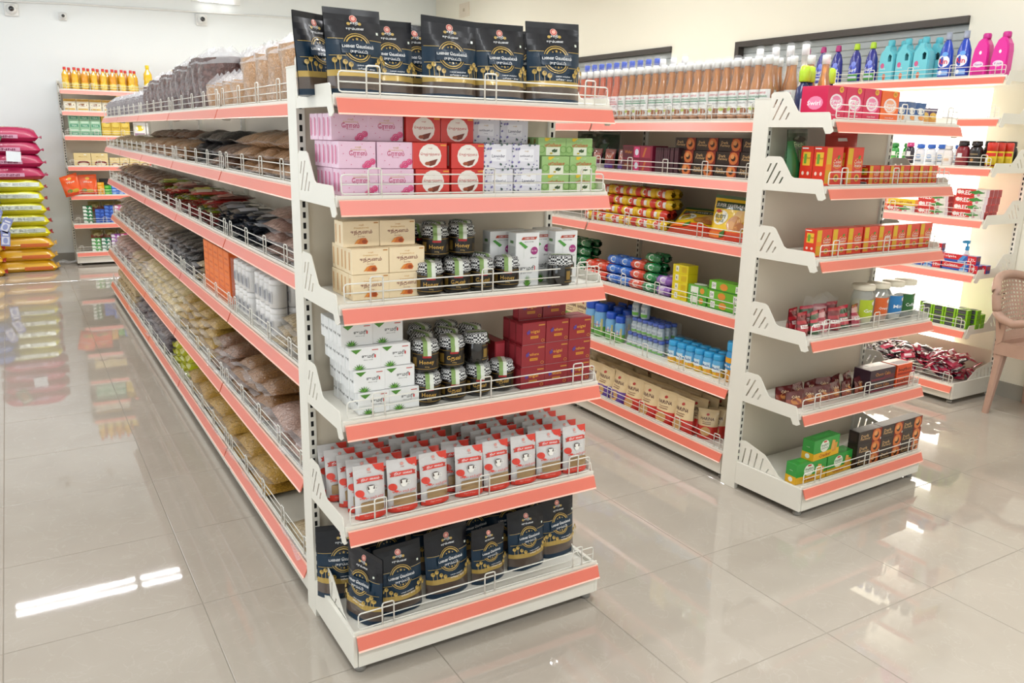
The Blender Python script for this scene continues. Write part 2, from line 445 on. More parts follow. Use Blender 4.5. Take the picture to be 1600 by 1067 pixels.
# ------------------------------------------------------------------ printing on products
def tam(s):                      # put Tamil signs in visual order
    o = []
    for ch in s:
        if ch in '\u0bc6\u0bc7\u0bc8': o.insert(len(o)-1, ch)
        elif ch in '\u0bca\u0bcb\u0bcc':
            o.insert(len(o)-1, '\u0bc7' if ch == '\u0bcb' else '\u0bc6'); o.append('\u0bbe' if ch != '\u0bcc' else '\u0bd7')
        else: o.append(ch)
    return ''.join(o)
_T = {}
def text_geo(s, bold=0):
    k = (s, bold)
    if k in _T: return _T[k]
    c = bpy.data.curves.new('lettering', 'FONT'); c.body = tam(s); c.resolution_u = 1; c.offset = bold
    o = bpy.data.objects.new('lettering', c); COL.objects.link(o)
    e = o.evaluated_get(bpy.context.evaluated_depsgraph_get()); me = e.to_mesh()
    vs = [(v.co.x, v.co.y) for v in me.vertices]; fs = [tuple(p.vertices) for p in me.polygons]
    e.to_mesh_clear(); bpy.data.objects.remove(o); bpy.data.curves.remove(c)
    xs = [v[0] for v in vs]; ys = [v[1] for v in vs]
    x0, x1, y0, y1 = min(xs), max(xs), min(ys), max(ys)
    r = ([((x-x0)/(x1-x0), (y-y0)/(y1-y0)) for x, y in vs], fs, (x1-x0)/(y1-y0))
    _T[k] = r; return r

def decal(mb, items, S, w, h, e0=.0004, de=.00018, n=1, coat=0, rough=.4):
    """items in face fractions; S(x, y, eps) maps metres on the face to 3-D"""
    e = e0
    for it in items:
        k = it[0]; m = ink(it[-1], rough, coat) if isinstance(it[-1], str) else it[-1]
        if k == 'r':
            _, a, b, c, d, _c = it
            mb.grid(lambda u, v: S((a+(c-a)*u)*w, (b+(d-b)*v)*h, e), n, n, m, n > 1)
        elif k == 'e':
            _, a, b, rx, ry, _c = it; N = 14
            mb.add([S((a+rx*math.cos(2*PI*i/N))*w, (b+ry*math.sin(2*PI*i/N))*h, e) for i in range(N)], [tuple(range(N))], m)
        elif k == 'o':            # ring: cx cy rx ry thickness(fraction of radius)
            _, a, b, rx, ry, t, _c = it; N = 20; vs = []
            for i in range(N):
                for q in (1, 1-t): vs.append(S((a+q*rx*math.cos(2*PI*i/N))*w, (b+q*ry*math.sin(2*PI*i/N))*h, e))
            mb.add(vs, [(2*i, 2*((i+1) % N), 2*((i+1) % N)+1, 2*i+1) for i in range(N)], m)
        elif k == 'p':
            _, pts, _c = it
            tr = tessellate_polygon([[Vector((x, y, 0)) for x, y in pts]])
            fs = []
            for t in tr:
                (ax, ay), (bx, by), (cx, cy) = (pts[i] for i in t)
                fs.append(tuple(t) if (bx-ax)*(cy-ay)-(by-ay)*(cx-ax) > 0 else tuple(reversed(t)))
            mb.add([S(x*w, y*h, e) for x, y in pts], fs, m)
        elif k == 't':            # text: string, cx, cy, width fraction, max height fraction, colour
            _, s, cx, cy, tw, th, _c = it
            vs, fs, asp = text_geo(s, .012)
            W = tw*w; H = W/asp
            if H > th*h: H = th*h
            mb.add([S(cx*w+(x-.5)*W, cy*h+(y-.5)*H, e) for x, y in vs], fs, m)
        e += de

def carton(name, w, d, h, col, front=(), left=(), right=(), top=(), rough=.35, coat=.2):
    """closed carton, origin at the middle of its base, front towards -Y"""
    mb = MB(); m = ink(col, rough, coat)
    mb.bbox(-w/2, w/2, -d/2, d/2, 0, h, m, .0012)
    decal(mb, front, lambda x, y, e: (x-w/2, -d/2-e, y), w, h)
    decal(mb, left, lambda x, y, e: (-w/2-e, d/2-x, y), d, h)
    decal(mb, right, lambda x, y, e: (w/2+e, x-d/2, y), d, h)
    decal(mb, top, lambda x, y, e: (x-w/2, y-d/2, h+e), w, d)
    return (name, mb.mesh(name), [])

def pouch(name, w, h, d, zone, items, seed=0, crumple=.0025, coat=.5, rough=.3, side=None):
    rnd = random.Random(seed); ph = [rnd.uniform(0, 6.28) for _ in range(6)]; slant = rnd.uniform(-.02, .02)
    def S(x, z, e=0, sgn=-1):
        u = max(-1, min(1, 2*x/w-1)); v = z/h
        pv = 1 if v < .22 else max(0, 1-(v-.22)/.70)**.85
        ed = max(0, 1-abs(u)**2.6)**.75
        t = .0014+d/2*pv*ed
        t += crumple*math.sin(5*u+ph[0]+3*v)*math.sin(7*v+ph[1])*ed*(1 if v < .9 else .3)
        t = max(.0012, t)
        bulge = 1-.025*pv*math.sin(PI*min(1, v))
        X = (x-w/2)*bulge; Z = z*(1+slant*u*v)
        return (X, sgn*(t+e)+.006*math.sin(2.5*v+ph[2])*v*v, Z)
    mb = MB(); nu, nv = 12, 14
    for sgn in (-1, 1):
        for j in range(nv):
            m = zone((j+.5)/nv)
            vs = [S(w*i/nu, h*(j+q)/nv, 0, sgn) for q in (0, 1) for i in range(nu+1)]
            fs = []
            for i in range(nu):
                q = (i, i+1, nu+1+i+1, nu+1+i); fs.append(q if sgn < 0 else q[::-1])
            mb.add(vs, fs, m, True)
    m = zone(0); vs = [S(w*i/nu, 0, 0, -1) for i in range(nu+1)]+[S(w*i/nu, 0, 0, 1) for i in range(nu+1)]
    mb.add(vs, [(nu+1+i, nu+1+i+1, i+1, i) for i in range(nu)], m)
    decal(mb, items, lambda x, y, e: S(x, y, e), w, h, e0=.0012, de=.0004, n=7, coat=coat, rough=rough)
    return (name, mb.mesh(name), [])

def cyl_S(r): return lambda w: (lambda x, y, e: ((r+e)*math.sin((x-w/2)/r), -(r+e)*math.cos((x-w/2)/r), y))

def put(proto, loc, rz=0, label='', cat='box', group=None, rx=0, sc_=None, ry=0):
    n, me, kids = proto
    o = ob(n, me, None, loc, (rx, ry, rz), sc_)
    for kn, km in kids: ob(kn, km, o)
    tag(o, label, cat, group)
    return o

def star(cx, cy, r, asp=1):
    return [(cx+(r if i % 2 == 0 else r*.42)*math.sin(PI*i/5), cy+asp*(r if i % 2 == 0 else r*.42)*math.cos(PI*i/5)) for i in range(10)]
def leaf(x0, y0, x1, y1, b):
    dx, dy = x1-x0, y1-y0; mx, my = x0+dx*.4, y0+dy*.4
    return [(x0, y0), (mx+dy*b, my-dx*b), (x1, y1), (mx-dy*b, my+dx*b)]

# ------------------------------------------------------------------ end display A products
BLK = mat('pouch_black_film', '#0f1018', .4, spec=.35, coat=.2, coatr=.12, vary=.08, scale=12)
NAVY = mat('pouch_navy_film', '#0e2b40', .4, spec=.35, coat=.2, coatr=.12, vary=.08, scale=12)
GOLDB = mat('pouch_gold_band', '#b99a4e', .35, metal=.3, coat=.4)
JAGG = mat('jaggery_window', '#54453c', .3, coat=.8, vary=.25, scale=30)
def jag_zone(v):
    if v < .055: return NAVY
    if v < .10: return GOLDB
    if v < .24: return JAGG
    if v < .27: return GOLDB
    if v < .64: return NAVY
    return BLK
GO = '#c6a552'
def jag_items():
    it = [('e', .5, .885, .062, .043, '#f0b8a8'), ('o', .5, .885, .05, .035, .3, '#c43a34'),
          ('e', .41, .825, .03, .018, GO), ('e', .59, .825, .03, .018, GO),
          ('t', 'காதி', .5, .828, .13, .055, '#ffffff'), ('t', 'கரும்பனை', .5, .765, .3, .06, '#ffffff'),
          ('o', .5, .545, .25, .17, .05, GO), ('o', .5, .545, .215, .148, .10, GO),
          ('r', .02, .638, .27, .644, GO), ('r', .73, .638, .98, .644, GO), ('r', .02, .445, .28, .451, GO), ('r', .72, .445, .98, .451, GO),
          ('r', .21, .475, .79, .605, NAVY),
          ('p', star(.5, .645, .03, .74), GO), ('p', star(.43, .635, .018, .74), GO), ('p', star(.57, .635, .018, .74), GO),
          ('p', star(.5, .445, .026, .74), GO), ('p', star(.44, .45, .015, .74), GO), ('p', star(.56, .45, .015, .74), GO),
          ('t', 'பனை வெல்லம்', .5, .56, .56, .075, '#ffffff'), ('t', '(கருப்பட்டி)', .5, .495, .32, .045, '#ffffff'),
          ('t', 'பனை மரத்தின்', .58, .335, .3, .022, '#ffffff'), ('t', 'மகிமை உணவு', .6, .30, .34, .022, '#ffffff'),
          ('r', .86, .71, .90, .74, '#dfe6d8')]
    for x, y in ((.08, .39), (.15, .42), (.23, .37), (.31, .34), (.84, .40), (.90, .44), (.95, .39), (.78, .35)):
        it += [('r', x-.004, .27, x+.004, y, GO), ('e', x, y, .038, .03, GO), ('e', x+.01, y+.012, .02, .015, '#8f7430')]
    return it
JAG = [pouch('jaggery_pouch', .168, .228, .07, jag_zone, jag_items(), s, .0035) for s in (1, 2, 3)]
LBL_J = 'black jaggery pouch with gold palms, '
def jag(x, y, z, rz, where, k=0, s=1.0, rx=-.06):
    put(JAG[k], (x, y, z+.001), rz, LBL_J+where, 'pouch', 'jaggery pouches', rx, (s, s, s))
z = ZS[5]
for i, (x, y, rz, k, s) in enumerate([(.098, -.235, .10, 0, 1.0), (.213, -.195, .05, 1, .93), (.385, -.235, -.10, 2, 1.0), (.556, -.235, -.02, 1, 1.0), (.755, -.225, -.12, 0, 1.10)]):
    jag(x, y, z, rz, 'top shelf front row, %s from the left' % nth(i), k, s)
for i, (x, y, rz, k, s) in enumerate([(.028, -.13, .55, 1, .97), (.13, -.10, .3, 2, .97), (.33, -.125, .15, 0, .95), (.46, -.10, .1, 1, .99), (.64, -.10, -.05, 2, 1.0), (.76, -.09, -.25, 0, 1.04)]):
    jag(x, y, z, rz, 'top shelf back row, %s from the left' % nth(i), k, s)
z = ZS[0]
for i, (x, y, rz, k, s) in enumerate([(.192, -.275, .04, 0, .97), (.375, -.255, .12, 1, 1.0), (.535, -.25, .16, 2, .85), (.70, -.235, .06, 0, .93), (.85, -.21, .12, 1, .96)]):
    jag(x, y, z, rz, 'lowest shelf front row, %s facing forward' % nth(i), k, s)
jag(.078, -.262, z, -1.25, 'lowest shelf, turned sideways at the left front', 2, 1.0)
jag(.07, -.10, z, -.3, 'lowest shelf, standing in the back left corner', 0, 1.05)
for i, (x, rz) in enumerate([(.22, .1), (.40, 0), (.56, .1), (.70, -.1), (.83, .1)]):
    jag(x, -.09-.01*(i % 2), z, rz, 'lowest shelf back row, %s after the corner pouch' % nth(i), i % 3, 1.0)

# coffee pouches
SILV = mat('pouch_silver_white', '#d9d6d4', .3, coat=.4, vary=.05, scale=14)
REDF = mat('pouch_red_film', '#e5402f', .3, coat=.4)
TANW = mat('pouch_powder_window', '#a58558', .35, coat=.6, vary=.12)
def cof_zone(v):
    return REDF if v < .09 else SILV
cof_items = [('p', [(.62, 1), (1, 1), (1, .82), (.9, .84), (.72, .9)], '#e5402f'), ('e', .14, .50, .13, .07, '#e5402f'),
             ('e', .5, .915, .06, .03, '#e39a90'), ('t', 'காதி', .5, .86, .12, .03, '#c8403a'),
             ('r', .14, .70, .86, .785, '#e5402f'), ('p', [(.06, .69), (.2, .70), (.2, .775), (.06, .765), (.1, .73)], '#c93526'), ('p', [(.94, .69), (.8, .70), (.8, .775), (.94, .765), (.9, .73)], '#c93526'),
             ('t', 'திபு லைம்', .5, .742, .6, .06, '#ffffff'),
             ('p', [(.36, .62), (.64, .62), (.62, .55), (.56, .49), (.44, .49), (.38, .55)], '#f6f2ea'), ('e', .5, .61, .13, .028, '#3a1d10'), ('r', .38, .56, .61, .61, '#3a1d10'), ('o', .66, .57, .05, .035, .35, '#f6f2ea'),
             ('t', 'சுக்கு காபி தூள்', .5, .405, .82, .07, '#e03a2c'),
             ('e', .22, .43, .07, .02, '#e5402f'), ('r', .12, .16, .88, .33, TANW), ('e', .5, .33, .38, .035, TANW),
             ('r', .06, .03, .94, .14, '#e5402f'), ('t', 'நெய் சுக்கு', .4, .09, .4, .04, '#f3b0a4')]
COF = [pouch('coffee_pouch', .1, .165, .045, cof_zone, cof_items, s, .002) for s in (11, 12)]
z = ZS[1]
XC = [.10, .207, .317, .443, .546, .652, .756, .863]
ROWN = ['front row', 'second row', 'third row', 'fourth row', 'rear row']
for r in range(5):
    for i, x in enumerate(XC):
        xx = x+(.012*math.sin(3*i+r) if r else 0)-.012*r*(i < 4)
        if r and xx < .06: xx = .062
        put(COF[(i+r) % 2], (xx, -.275+.055*r, z+.001), R.uniform(-.12, .12)+.06, 'white and red coffee powder pouch, %s, %s from the left' % (ROWN[r], nth(i)), 'pouch', 'coffee powder pouches', -.05-.02*(r % 2))

# soap cartons
def rose_print():
    it = [('t', 'ரோஸ்', .52, .55, .48, .24, '#c8306c'), ('t', 'Soap', .52, .42, .2, .05, '#d07a9a'), ('t', 'காதி', .52, .78, .16, .08, '#d9b25e'), ('t', 'சேலம்பாக்கம்', .52, .70, .4, .06, '#e3c27a')]
    for x, y, r in ((.78, .16, .10), (.9, .26, .085), (.68, .1, .06)):
        it += [('e', x, y, r, r*1.4, '#e0457f'), ('e', x-.01, y+.02, r*.65, r*.9, '#ee7fa6'), ('o', x, y+.01, r*.45, r*.62, .4, '#c02a62')]
    for x, y in ((.08, .85), (.2, .3), (.12, .55), (.85, .8), (.62, .9), (.32, .15), (.93, .55)): it.append(('e', x, y, .012, .016, '#d84a84'))
    return it
side_txt = lambda s, c: [('t', s, .5, .5, .55, .5, c)]
ROSE = carton('soap_box', .108, .034, .073, '#f0cbdf', rose_print(), [('r', .2, .15, .45, .85, '#d9618f'), ('r', .6, .2, .7, .8, '#e59ab8')], top=[('t', 'ரோஸ்', .5, .5, .4, .5, '#c8306c')])
REDS = carton('soap_box', .108, .034, .073, '#d8382f', [('e', .5, .5, .33, .46, '#f6efe6'), ('t', 'செஞ்சந்தனம்', .5, .55, .56, .14, '#c22e28'), ('t', 'காதி', .5, .78, .12, .07, '#c22e28'), ('p', [(.35, .22), (.5, .3), (.72, .38), (.64, .16), (.5, .1)], '#7a3520'), ('e', .42, .2, .08, .07, '#a5512f'), ('r', .8, .88, .97, .94, '#f0a040')],
              [('r', .2, .1, .5, .9, '#f0d8d0')], top=[('t', 'செஞ்சந்தனம்', .5, .5, .5, .4, '#f6efe6')])
def lav_print(en):
    it = [('r', .24, .3, .78, .8, '#f7f6fb'), ('t', 'Lavender' if en else 'லாவெண்டர்', .51, .52, .46, .14, '#3a3558'), ('t', 'காதி', .51, .72, .14, .07, '#c9a04a'), ('t', 'Soap', .51, .4, .12, .05, '#6a6488')]
    rr = random.Random(5)
    for i in range(26):
        x, y = rr.random(), rr.random()
        if .2 < x < .82 and .22 < y < .85: continue
        it.append(('p', leaf(x, y, x+rr.uniform(-.06, .06), y+rr.uniform(.05, .13), .35), ['#5d5690', '#47605a', '#7b74ad'][i % 3]))
    return it
LAV = [carton('soap_box', .1, .034, .073, '#e6e4ec', lav_print(e), [('r', .3, .1, .6, .9, '#5d5690')]) for e in (0, 1)]
GRN = carton('soap_box', .104, .034, .056, '#9fc47a', [('r', .28, .02, .78, .48, '#eef0dc'), ('t', 'மூலிகை', .53, .6, .6, .24, '#cf3a28'), ('t', 'காதி', .5, .86, .2, .07, '#e9f0d8'), ('p', [(.22, .98), (.45, .98), (.3, .8), (.22, .82)], '#e8c52a'),
             ('p', leaf(.5, .2, .6, .4, .3), '#2e4a22'), ('p', leaf(.56, .18, .68, .38, .3), '#38562a'), ('e', .46, .14, .05, .05, '#c9b23a'), ('o', .12, .35, .12, .2, .2, '#7fae58'), ('o', .9, .35, .12, .2, .2, '#7fae58')],
             [('r', .2, .1, .5, .9, '#8f7a3a')])
SAN = carton('soap_box', .112, .034, .074, '#f8e2bb', [('t', 'சந்தனம்', .5, .56, .6, .2, '#7c1f24'), ('t', 'காதி', .5, .84, .14, .07, '#d9a24a'), ('t', 'சேலம்பாக்கம்', .5, .74, .4, .06, '#dba850'), ('t', 'Soap', .5, .4, .2, .05, '#a5603a'), ('p', [(.38, .12), (.42, .3), (.5, .34), (.62, .34), (.68, .2), (.64, .1)], '#d9712c'), ('e', .58, .2, .07, .08, '#a84a1c'), ('p', [(.30, .12), (.4, .14), (.46, .28), (.4, .3)], '#e8923c'), ('r', .84, .9, .96, .94, '#c98a3a')],
             [('r', .25, .15, .5, .85, '#d9a56a')], top=[('t', 'சந்தனம்', .5, .5, .4, .4, '#a5603a')])
def aloe_blades(cx, y0, s, n=7):
    return [('p', leaf(cx, y0, cx+s*math.sin(a)*.9, y0+s*math.cos(a)*1.1, .10), ['#4f8a2c', '#6fae3c', '#3f7424'][i % 3]) for i, a in enumerate([(-1.2+2.4*j/(n-1)) for j in range(n)])]
ALO = carton('soap_box', .097, .036, .067, '#efefed', [('t', 'குமரி', .6, .58, .42, .22, '#2c2c2c'), ('r', .8, .5, .84, .64, '#d8322c'), ('r', .72, .84, .92, .88, '#c9564a'), ('t', 'Aloe soap', .6, .42, .3, .05, '#555555'), ('p', [(.06, .92), (.4, .92), (.22, .72)], '#4f8a2c')]+aloe_blades(.32, .0, .26),
             [('t', 'குமரி', .5, .5, .8, .3, '#444444')])
def soaps(P, what, n, x0, x1, ys, zs, h, deep, grp, rz=0.0, cols=None, dy=.036, setback=()):
    """stack of cartons: n rows; each row has fronts at the given x spans, the left column goes back `deep` boxes"""
    names = {3: ['bottom', 'middle', 'top'], 4: ['bottom', 'second', 'third', 'top'], 2: ['lower', 'upper'], 1: ['only']}[n]
    for r in range(n):
        for c, x in enumerate(cols[r]):
            dp = deep[r] if c == 0 else 2
            for k in range(dp):
                pr = P[(c+r) % len(P)] if isinstance(P, list) else P
                put(pr, (x+R.uniform(-.002, .002), ys[r]+dy*k, zs+h*r+.0004*(r+1)), rz+R.uniform(-.02, .02),
                    '%s, %s row, %s from the left, %s' % (what, names[r], nth(c), 'facing the aisle' if k == 0 else nth(k-1)+' behind the front'), 'box', grp)
z = ZS[4]
soaps(ROSE, 'pink rose soap box', 3, 0, 0, [-.262, -.258, -.215], z, .0735, [6, 6, 5], 'pink rose soap boxes', cols=[(.088, .197), (.085, .195), (.078, .187)])
soaps(REDS, 'red sandal soap box', 3, 0, 0, [-.265, -.262, -.225], z, .0735, [2, 2, 2], 'red sandal soap boxes', cols=[(.31, .424), (.303, .424), (.30, .411)])
soaps(LAV, 'white lavender soap box', 3, 0, 0, [-.262, -.258, -.20], z, .0735, [2, 2, 3], 'white lavender soap boxes', cols=[(.531, .637), (.529, .632), (.520, .623)])
soaps(GRN, 'green herbal soap box', 3, 0, 0, [-.258, -.258, -.235], z, .0563, [3, 3, 3], 'green herbal soap boxes', cols=[(.742, .848), (.744, .850), (.742, .848)])
z = ZS[3]
soaps(SAN, 'cream sandal soap box', 3, 0, 0, [-.25, -.25, -.215], z, .0745, [5, 5, 2], 'cream sandal soap boxes', cols=[(.119, .232), (.121, .234), (.105, .218)])
z = ZS[2]
soaps(ALO, 'small white aloe soap box', 4, 0, 0, [-.262, -.255, -.25, -.225], z, .0675, [6, 6, 6, 5], 'small white aloe soap boxes', rz=-.04, cols=[(.115, .214), (.105, .203), (.095, .192), (.082, .178)])

# tall aloe cartons
ALT = carton('aloe_carton', .088, .05, .172, '#ececea', [('t', 'குமரி', .5, .33, .66, .11, '#2c2c2c'), ('r', .8, .3, .84, .37, '#d8322c'), ('p', [(.28, .92), (.9, .92), (.84, .87), (.22, .87)], '#b8462e'), ('t', 'COMBO OFFER', .56, .895, .42, .03, '#ffffff'), ('t', 'aloe soap', .55, .83, .4, .025, '#555555'),
              ('p', [(.1, .82), (.2, .84), (.5, .74), (.4, .70)], '#4f9a3c'), ('r', .33, .52, .335, .72, '#8fae8a'), ('e', .78, .66, .15, .075, '#a8327c'), ('t', 'Rs 16/-', .78, .66, .22, .035, '#ffffff'), ('t', 'இலவசம்', .75, .53, .26, .03, '#444444'), ('t', 'இயற்கை சோப்பு', .45, .25, .5, .03, '#666666')]+aloe_blades(.5, .0, .2, 9),
              [('t', 'அலோ', .5, .45, .7, .1, '#666666'), ('r', .1, .6, .9, .75, '#c9cac6'), ('r', .3, .8, .7, .85, '#5f8a4c')])
z = ZS[3]
for i, (x, y, rz) in enumerate([(.655, -.235, .0), (.735, -.19, 0), (.805, -.235, .0), (.60, -.165, 0), (.66, -.155, 0), (.80, -.15, 0)]):
    put(ALT, (x, y, z+.001), rz, 'tall white aloe carton with a red banner, %s' % ['front left', 'middle, set back', 'front right behind a honey jar', 'far left at the back', 'back, second from the left', 'back right'][i], 'box', 'tall white aloe cartons')

# honey jars
def gingham():
    m = bpy.data.materials.new('black_gingham_cloth'); m.use_nodes = True; nt = m.node_tree; b = nt.nodes['Principled BSDF']
    tc = nt.nodes.new('ShaderNodeTexCoord'); ck = nt.nodes.new('ShaderNodeTexChecker'); ck.inputs['Scale'].default_value = 165
    ck.inputs[1].default_value = (.8, .8, .78, 1); ck.inputs[2].default_value = (.012, .012, .015, 1)
    nt.links.new(tc.outputs['Object'], ck.inputs['Vector']); nt.links.new(ck.outputs['Color'], b.inputs['Base Color']); b.inputs['Roughness'].default_value = .8
    return m
GING = gingham()
HGL = mat('dark_honey_glass', '#120b08', .08, coat=.8, vary=.05)
def honey(word):
    r, h = .041, .080
    b = MB(); b.lathe([(.030, 0), (.037, .003), (r, .010), (r, .066), (.037, .076), (.033, h)], HGL, 20)
    S = cyl_S(r)(.11)
    lb = MB(); decal(lb, [('r', 0, 0, 1, 1, '#17110e'), ('r', .0, .06, 1, .085, '#b8923c'), ('r', 0, .93, 1, .95, '#b8923c'), ('t', word, .5, .45, .42, .34, '#d9ab4e'), ('r', .38, .74, .62, .87, '#b8262a'), ('r', .05, .2, .2, .75, '#8f7030'), ('r', .8, .2, .95, .6, '#4a3a20'), ('t', '500g', .5, .2, .12, .1, '#c8a860')],
                     lambda x, y, e: S(x, .012+y, e), .11, .052, n=10, e0=.0003)
    c = MB(); N = 20
    c.lathe([(.0435, .070), (.0445, .0735), (.039, .078), (.0385, .094), (.036, .099), (.001, .100)], GING, N)
    st = MB()
    G1, G2 = ink('#8aa862'), ink('#e6e8dc')
    pth = [(.03, .1012), (.0, .1014), (-.034, .1008), (-.0395, .0955), (-.0402, .080), (-.0458, .073), (-.0462, .058)]
    for a, q, m in ((-.012, .001, G1), (.001, .013, G2)):
        vs = [(x, y, zz) for (y, zz) in pth for x in (a, q)]
        st.add(vs, [(2*i+2, 2*i+3, 2*i+1, 2*i) for i in range(len(pth)-1)], m)
    return ('honey_jar', b.mesh('honey_jar'), [('label', lb.mesh('label')), ('cloth_cover', c.mesh('cloth_cover')), ('seal_strip', st.mesh('seal_strip'))])
HON = [honey('Honey'), honey('தேன்')]
def jars(lst, z, shelf):
    band = lambda t: 0 if t[1] < -.2 else (1 if t[1] < -.1 else 2)
    for i, t in enumerate(lst):
        x, y, lv, k, rz = t
        same = sorted(q[0] for q in lst if q[2] == lv and band(q) == band(t))
        put(HON[k], (x, y, z+.101*lv+.001), rz, 'dark honey jar, %s shelf up, %s layer, %s row, %s from the left' % (shelf, ['lower', 'upper'][lv], ['front', 'middle', 'rear'][band(t)], nth(same.index(x))), 'jar', 'honey jars')
jars([(.305, -.265, 0, 0, -.3), (.40, -.262, 0, 1, -.35), (.487, -.255, 0, 1, -.3), (.582, -.25, 0, 0, -.4), (.352, -.165, 0, 1, 0), (.447, -.16, 0, 1, 0), (.54, -.155, 0, 0, .3), (.36, -.07, 0, 0, 0), (.46, -.07, 0, 1, 0), (.765, -.283, 0, 1, 1.2),
      (.355, -.20, 1, 0, -.3), (.45, -.195, 1, 0, -.4), (.30, -.13, 1, 1, .5), (.40, -.10, 1, 1, .1), (.50, -.09, 1, 0, .1)], ZS[3], 'fourth')
jars([(.30, -.262, 0, 0, -.3), (.392, -.255, 0, 1, -.3), (.487, -.245, 0, 1, -.3), (.58, -.235, 0, 1, -.4), (.345, -.165, 0, 1, 0), (.44, -.16, 0, 0, 0), (.535, -.15, 0, 1, 0), (.36, -.07, 0, 0, 0), (.46, -.065, 0, 1, 0), (.55, -.06, 0, 0, 0),
      (.298, -.25, 1, 0, -.3), (.392, -.24, 1, 1, -.2), (.487, -.225, 1, 0, 1.4), (.33, -.155, 1, 1, .2), (.425, -.14, 1, 0, .4), (.52, -.125, 1, 1, .2), (.37, -.055, 1, 0, 0), (.47, -.05, 1, 1, 0)], ZS[2], 'third')

# maroon cartons
def maroon(word): return carton('incense_box', .092, .04, .074, '#94202a', [('t', word, .48, .56, .5, .2, '#e3a23c'), ('r', .34, .26, .68, .38, '#d8912e'), ('t', 'சாம்பிராணி', .51, .32, .28, .07, '#7a1a20'), ('r', .68, .82, .95, .88, '#c98a3a'), ('o', .87, .14, .07, .07, .3, '#c98a3a'), ('p', leaf(.2, .45, .3, .7, .3), '#5a3a8a'), ('r', .0, .0, 1, .012, '#c9a0a0')],
                                  [('r', .1, .1, .9, .9, '#b8404a')], top=[('r', .1, .2, .9, .8, '#a22c36')])
MAR = [maroon('Poigai'), maroon('Prathana')]
z = ZS[2]
MX = [.675, .768, .861]
for r in range(3):
    for c, x in enumerate(MX):
        for k in range(2 if c else 3):
            put(MAR[(c+r) % 2], (x+.002*r, -.262+.003*r+.042*k, z+.0745*r+.001), .03*(r-1), 'maroon incense box, %s row, %s from the left, %s' % (['bottom', 'middle', 'third'][r], nth(c), ['at the front', 'second deep', 'third deep'][k]), 'box', 'maroon incense boxes')
for c, x in enumerate((.69, .785)):
    put(MAR[c], (x, -.215, z+.0745*3+.001), 0, 'maroon incense box lying on the very top, %s one' % ['left', 'right'][c], 'box', 'maroon incense boxes')
for k in range(2):
    put(MAR[k], (.60-.0*k, -.145+.05*k, z+.001), 1.571, 'maroon incense box turned end-on beside the stack, %s' % ['nearer', 'farther'][k], 'box', 'maroon incense boxes')
    put(MAR[k], (.60, -.145+.05*k, z+.0757), 1.571, 'maroon incense box turned end-on in the upper layer, %s' % ['nearer', 'farther'][k], 'box', 'maroon incense boxes')
# ------------------------------------------------------------------ generic packs
def pillow(name, w, l, h, m, items=(), seed=0, fin=.01, finm=None, lump=.1, n=10, p=2.6, flat=.25):
    """cushion pack lying flat: x = w, y = l, z = h, sealed fins on its two x ends"""
    rnd = random.Random(seed); ph = [rnd.uniform(0, 6.28) for _ in range(6)]
    def T(u, v):
        t = max(0, 1-abs(u)**p)**.55*max(0, 1-abs(v)**p)**.55
        q = 1+lump*(math.sin(4*u+ph[0])*math.sin(5*v+ph[1])+.6*math.sin(9*u+ph[2]+3*v)*math.sin(7*v+ph[3]))
        return h*t*q
    mb = MB()
    def top(a, b):
        u, v = 2*a-1, 2*b-1; t = T(u, v); return (u*w/2, v*l/2*(1-.06*(1-u*u)), h*.28+t*.72 if t > 0 else h*.28)
    def bot(a, b):
        u, v = 2*a-1, 2*b-1; t = T(u, v); return (u*w/2, v*l/2*(1-.06*(1-u*u)), h*.28-min(h*.28, t*.6))
    mb.grid(top, n, n, m); mb.grid(bot, n, n, m, flip=True)
    fm = finm or m
    for s in (-1, 1):
        vs = []
        for i in range(9):
            v = -1+2*i/8; zz = .12*h*math.sin(4*v+ph[4]+s)
            vs += [(s*(w/2-.002), v*l/2*.98, h*.28), (s*(w/2+fin), v*l/2, h*.28+zz), ]
        mb.add(vs, [(2*i, 2*i+1, 2*i+3, 2*i+2) for i in range(8)], fm)
    def S(x, y, e):
        q = top(x/w, y/l); return (q[0], q[1], q[2]+e)
    decal(mb, items, S, w, l, e0=.0014, de=.0005, n=6, coat=.5, rough=.3)
    return (name, mb.mesh(name), [])
def roll(name, L, r, col, band, seed=0, label=()):
    """round biscuit roll lying along x with twisted ends"""
    mb = MB(); m = ink(col, .25, .6); m2 = ink(band, .25, .6); n = 12; rnd = random.Random(seed)
    prof = [(-L/2-.012, r*.55), (-L/2, r*.75), (-L/2+.006, r), (-L*.22, r), (L*.22, r), (L/2-.006, r), (L/2, r*.75), (L/2+.012, r*.55)]
    vs = []
    for j, (x, q) in enumerate(prof):
        for k in range(n):
            a = 2*PI*k/n; qq = q*(1+(.06*math.sin(5*a+seed) if j in (1, 6) else (.25*math.sin(6*a+seed) if j in (0, 7) else 0)))
            vs.append((x, qq*math.cos(a), r+qq*math.sin(a)*.96))
    o = len(mb.v); mb.v += vs
    for j in range(len(prof)-1):
        for k in range(n):
            mb.f.append((o+j*n+k, o+(j+1)*n+k, o+(j+1)*n+(k+1) % n, o+j*n+(k+1) % n)); mb.m.append(mb.mi(m2 if j == 3 and 2 < k < 10 else m)); mb.sm.append(True)
    S = lambda x, y, e: (x-L/2, -(r+e)*math.cos((y-r)/r), r+(r+e)*math.sin((y-r)/r)*.96)
    decal(mb, label, S, L, 2*r, n=5, e0=.0008, coat=.6, rough=.25)
    return (name, mb.mesh(name), [])
